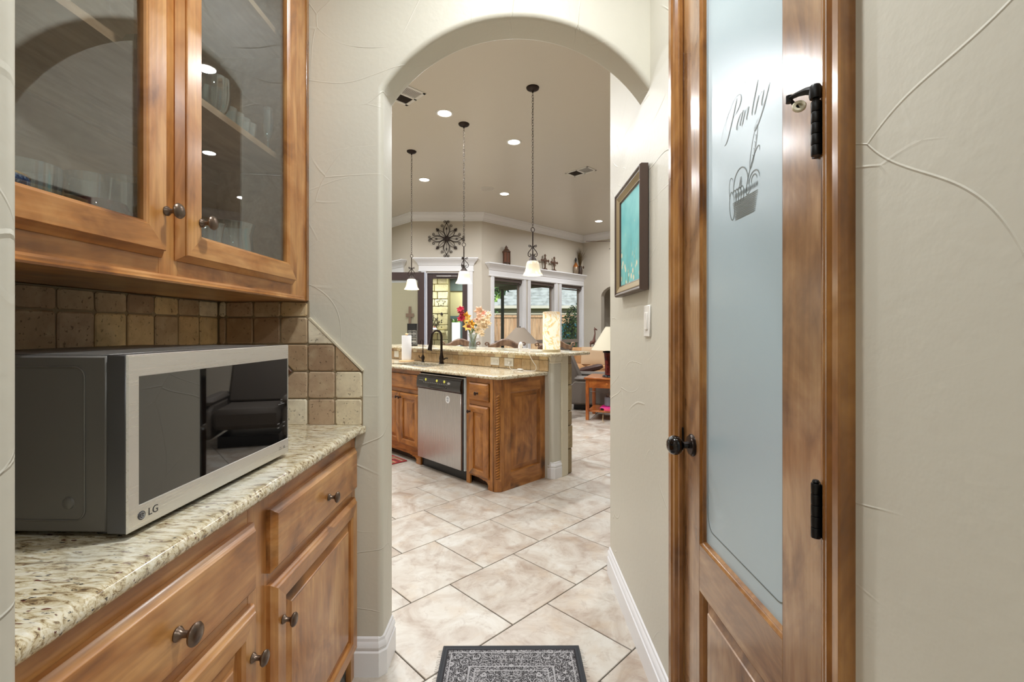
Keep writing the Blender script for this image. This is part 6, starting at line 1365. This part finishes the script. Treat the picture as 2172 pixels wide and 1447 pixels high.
# stone chimney, every stone a piece
ch = struct('patio_chimney', MB().box(-3.35, -1.80, 12.52, 13.3, -.1, 2.8), plain('mortar_ochre', (150, 138, 92), .9))
M_ls = travertine('limestone_block', [(0, (226, 214, 158)), (.3, (206, 194, 136)), (.6, (236, 228, 180)), (1, (190, 178, 124))], 5)
z = -.1
while z < 2.75:
    h_ = R.choice((.14, .2, .26, .3)); x = -1.795
    while x > -3.3:
        w_ = R.choice((.2, .28, .36, .46)); x0_ = max(x-w_, -3.35)
        part('stone', MB().cbox(x0_+.007, x-.007, 12.46-.03*R.random(), 12.54, z+.007, min(z+h_, 2.79)-.007, .012), M_ls, ch); x = x0_
        if x <= -3.34: break
    z += h_
part('mantel', MB().cbox(-3.3, -1.86, 12.25, 12.52, 1.18, 1.25, .01), M_ls, ch)
part('firebox', MB().box(-2.75, -2.05, 12.40, 12.47, .1, .82), plain('firebox_dark', (70, 62, 66), .9), ch)  # flat dark block in place of an open firebox
T = thing('dried_wreath_plant', 'dark twiggy plant arrangement on the outdoor mantel', 'plant', (-2.25, 12.38, 1.25))
m1 = MB()
for i in range(110):
    a = R.random()*2*pi; e = R.random(); p_ = Vector((.30*cos(a)*e, .08*sin(a), .06+.40*R.random()*(1-.5*e))); m1.add([tuple(p_), tuple(p_+Vector((R.uniform(-.05, .05), 0, .06))), tuple(p_+Vector((R.uniform(-.05, .05), .02, .01)))], [(0, 1, 2)])
for i in range(5): m1.tube([(0, 0, 0), ((i-2)*.05, 0, .2), ((i-2)*.10, 0, .36)], .008, 4)
o = part('twigs', m1, plain('twig_dark', (62, 54, 34), .9), T, smooth=False, merge=False); o['kind'] = 'stuff'; part('pot', MB().lathe([(.06, 0), (.08, .06), (.07, .07)], seg=14), M_brownp, T)
T = thing('white_ornament', 'small white ornament with a red top on the outdoor mantel', 'ornament', (-2.13, 12.32, 1.25)); part('body', MB().lathe([(.05, 0), (.07, .03), (.06, .06), (.03, .08)], seg=14), plain('orn_white', (236, 238, 236), .5), T); part('cap', MB().lathe([(.03, .075), (.02, .11), (0, .12)], seg=10), plain('orn_red', (150, 40, 36), .5), T)
T = thing('iron_star', 'small iron star outline hung high on the chimney stones', 'wall decor', (-1.98, 12.44, 2.0))
part('outline', MB().tube([(r_*cos(a), 0, r_*sin(a)) for r_, a in [((.13 if i % 2 == 0 else .06), pi/2+i*pi/5) for i in range(10)]], .006, 4, closed=True), M_iron, T)
part('pendant_ball', MB().lathe([(0, -.04), (.03, -.02), (.03, .02), (0, .04)], c=(.02, 0, -.30), seg=10), M_iron, T)
struct('patio_side_wall', MB().box(-1.80, -.70, 13.0, 13.12, 1.66, 2.36), plain('stucco_beige', (222, 214, 160), .9)); struct('patio_header', MB().box(-1.80, -.62, 12.95, 13.15, 2.36, 2.8), plain('header_teal_grey', (104, 120, 112), .8))
struct('patio_rail', MB().box(-1.80, -.62, 12.98, 13.1, 1.58, 1.66).box(-1.52, -1.42, 12.98, 13.1, -.1, 1.6).box(-.72, -.62, 12.98, 13.1, -.1, 2.4), plain('rail_teal', (96, 124, 124), .7))
T = thing('wind_bell', 'dark green cone shaped bell hanging on the patio', 'bell', (-1.18, 12.0, 1.95)); M_bell = plain('bell_green', (60, 68, 40), .6)
part('cone', MB().lathe([(.075, 0), (.06, .06), (.028, .18), (.018, .26)], seg=16), M_bell, T); part('rod', MB().lathe([(.018, .25), (.018, .85)], seg=8), M_bell, T); part('clapper', MB().lathe([(.006, -.22), (.006, .02)], seg=6), M_bell, T)
T = thing('patio_fan', 'dark ceiling fan under the patio roof', 'fan', (-.95, 11.9, 2.52)); part('motor', MB().lathe([(.06, -.06), (.10, -.02), (.10, .05), (.02, .08), (.02, .28)], seg=18), M_post, T)
for k in range(4):
    a = math.radians(160+90*k); ca, sa = cos(a), sin(a); part('blade', MB(lambda x, y, z: (x*ca-y*sa, x*sa+y*ca, z+y*.25)).box(.12, .62, -.06, .06, -.004, .004), M_post, T)
# fence
fe = thing('board_fence', 'tall weathered cedar board fence beyond the living room windows', 'fence', (1.5, 20, -.16))
mfw, n, l, b = newmat('cedar_weathered'); oi = n.new('ShaderNodeObjectInfo'); cc = ramp(n, l, oi.outputs['Random'], [(0, (196, 152, 112)), (.5, (214, 176, 136)), (1, (176, 134, 98))])
l.new(mix(n, l, bw(n, l, noise(n, l, coords(n, l, 'Object', (14, 14, 1.4), rnd=9), 1.2, 4), .45, .7, 0, .6), cc, (120, 92, 68)), b.inputs['Base Color']); b.inputs['Roughness'].default_value = .95
x = -1.3
while x < 5.6:
    w_ = .138; top = 1.90+.02*R.random(); m_ = MB(); m_.box(x, x+w_-.008, 19.98, 20.0, -.1, top); part('plank', m_, mfw, fe, M=Iden, smooth=False); x += w_
part('cap_rail', MB().box(-1.3, 5.6, 19.93, 20.06, 1.93, 1.985), plain('fence_cap', (196, 186, 160), .9), fe, M=Iden); part('top_rail', MB().box(-1.3, 5.6, 19.945, 19.98, 1.80, 1.90), mfw, fe, M=Iden); part('bottom_rail', MB().box(-1.3, 5.6, 19.945, 19.98, .15, .24), mfw, fe, M=Iden)
# neighbour's house
hs_ = thing('neighbour_house', 'neighbouring house with a light grey hipped shingle roof above the fence', 'house', (5, 26, -.16))
part('wall', MB().box(-.6, 16, 24.5, 31, -.1, 2.45), plain('neighbour_siding', (150, 142, 126), .9), hs_, M=Iden); part('fascia', MB().box(-1.1, 16.5, 23.95, 24.05, 2.38, 2.52).box(-1.1, 16.5, 24.05, 24.5, 2.38, 2.42), plain('fascia_cream', (206, 200, 180), .8), hs_, M=Iden)
part('roof_deck', MB().add([(-1.1, 24, 2.5), (16.5, 24, 2.5), (11.5, 29, 7.0), (3.9, 29, 7.0), (-1.1, 34, 2.5), (16.5, 34, 2.5)], [(0, 1, 2, 3), (0, 3, 4), (4, 3, 2, 5), (1, 5, 2)]), plain('roof_under', (120, 118, 110), .9), hs_, M=Iden, smooth=False)
msg, n, l, b = newmat('shingle_grey'); l.new(ramp(n, l, noise(n, l, coords(n, l, 'Object', (3, 3, 3)), 1.2, 3), [(.3, (128, 132, 124)), (.6, (170, 174, 166))]), b.inputs['Base Color']); b.inputs['Roughness'].default_value = .9
m1 = MB(); s2 = 5/sqrt(25+20.25)
for rr_ in range(24):
    t0 = rr_/24; y0_ = 24+5*t0; z0_ = 2.5+4.5*t0; y1_ = 24+5*(rr_+1.12)/24; z1_ = 2.5+4.5*(rr_+1.12)/24; xl_ = -1.1+5*t0; xr_ = min(16.5-5*t0, 9.0); x = xl_-R.random()*.3
    while x < xr_:
        w_ = R.uniform(.22, .42); a = max(x, xl_); th = R.choice((.02, .035, .05)); x_e = min(x+w_, xr_)
        if x_e > a: m1.add([(a, y0_, z0_+.01), (x_e, y0_, z0_+.01), (x_e, y0_, z0_+.01+th), (a, y0_, z0_+.01+th), (x_e, y1_, z1_+.012), (a, y1_, z1_+.012)], [(0, 1, 2, 3), (3, 2, 4, 5)])
        x += w_
o = part('shingle', m1, msg, hs_, M=Iden, smooth=False, merge=False); o['kind'] = 'stuff'
# plants
def leafy(name, label, c, r3, n_l, ls, cols, trunk, cat, flower=None):
    t = thing(name, label, cat, (c[0], c[1], -.16))
    for k, col in enumerate(cols):
        m_ = MB()
        for i in range(n_l//len(cols)):
            a = R.random()*2*pi; ph = math.acos(2*R.random()-1); rad = R.random()**.4; p_ = Vector((c[0]+r3[0]*rad*sin(ph)*cos(a), c[1]+r3[1]*rad*sin(ph)*sin(a), c[2]+r3[2]*rad*cos(ph)))
            d = Vector((R.uniform(-1, 1), R.uniform(-1, 1), R.uniform(-1, 1))).normalized(); e = d.orthogonal().normalized()
            m_.add([tuple(p_), tuple(p_+d*ls*.5+e*ls*.26), tuple(p_+d*ls), tuple(p_+d*ls*.5-e*ls*.26)], [(0, 1, 2, 3)])
        o = part('foliage', m_, col, t, M=Iden, smooth=False, merge=False); o['kind'] = 'stuff'
    for k in range(trunk): 
        part('stem', MB().tube([(c[0]+(k-.5)*.1, c[1], -.16), (c[0]+(k-trunk/2)*.25*r3[0], c[1], c[2]*.6), (c[0]+(k-trunk/2)*.6*r3[0], c[1], c[2]+r3[2]*.3)], [.05*r3[0], .04*r3[0], .02*r3[0]], 6), plain('bark_brown%s%d' % (name, k), (86, 70, 52), .9), t, M=Iden)
lg1, lg2, lg3 = plain('leaf_dark', (44, 74, 30), .6), plain('leaf_mid', (88, 128, 48), .6), plain('leaf_bright', (150, 186, 84), .6)
leafy('garden_shrub', 'leafy green shrub outside the rightmost window', (1.95, 14.4, 1.15), (.50, .45, .95), 1700, .11, (lg1, lg2, lg3), 3, 'shrub')
leafy('shade_tree', 'bright green tree behind the neighbouring roof seen through the leftmost window', (-3.4, 39.8, 5.2), (4.9, 3.6, 4.0), 4200, .5, (lg1, lg2, lg3), 1, 'tree')
leafy('yard_tree', 'large green tree beyond the patio, seen past the chimney', (-4.5, 24, 3.2), (2.6, 2.0, 2.4), 1500, .3, (lg2, lg3), 1, 'tree')
T = thing('blue_glimpse_pot', 'turquoise pot added for the blue glimpses beside the shrub outside the right window', 'planter', (1.86, 15.6, -.02)); part('pot', MB().lathe([(.16, 0), (.24, .1), (.26, .9), (.30, 1.5), (.25, 1.5), (.2, .2), (0, .2)], seg=18), plain('turquoise_glimpse', (70, 190, 206), .3), T)  # pot added to give the bright blue glimpses through the foliage
struct('sunlit_yard_backing', MB().box(-5, -1.35, 21, 21.2, -.2, 1.6), plain('sunlit_yard_white', (236, 234, 228), .9))  # white wall added to stand for the bright sunlit yard
T = thing('patio_fill_light', 'added fill light in the patio roof beside the wind bell', 'light', (-1.25, 12.35, 2.80))  # fixture made up for the added patio fill lamp
part('trim_ring', MB().lathe([(.098, 0), (.098, -.004), (.076, -.007), (.072, 0)], seg=24), M_fitw, T); part('lens', MB().lathe([(.074, -.003), (0, -.0045)], seg=24), M_lightdisc, T)
T = thing('patio_fill_light', 'added fill light in the patio roof before the stone chimney', 'light', (-2.3, 11.6, 2.80))  # fixture made up for the added lamp before the chimney
part('trim_ring', MB().lathe([(.098, 0), (.098, -.004), (.076, -.007), (.072, 0)], seg=24), M_fitw, T); part('lens', MB().lathe([(.074, -.003), (0, -.0045)], seg=24), M_lightdisc, T)
for nm_ in ('alabaster_glass_lit', 'lit_onyx', 'button_lime', 'lit_bulb'): bpy.data.materials[nm_].cycles.emission_sampling = 'NONE'
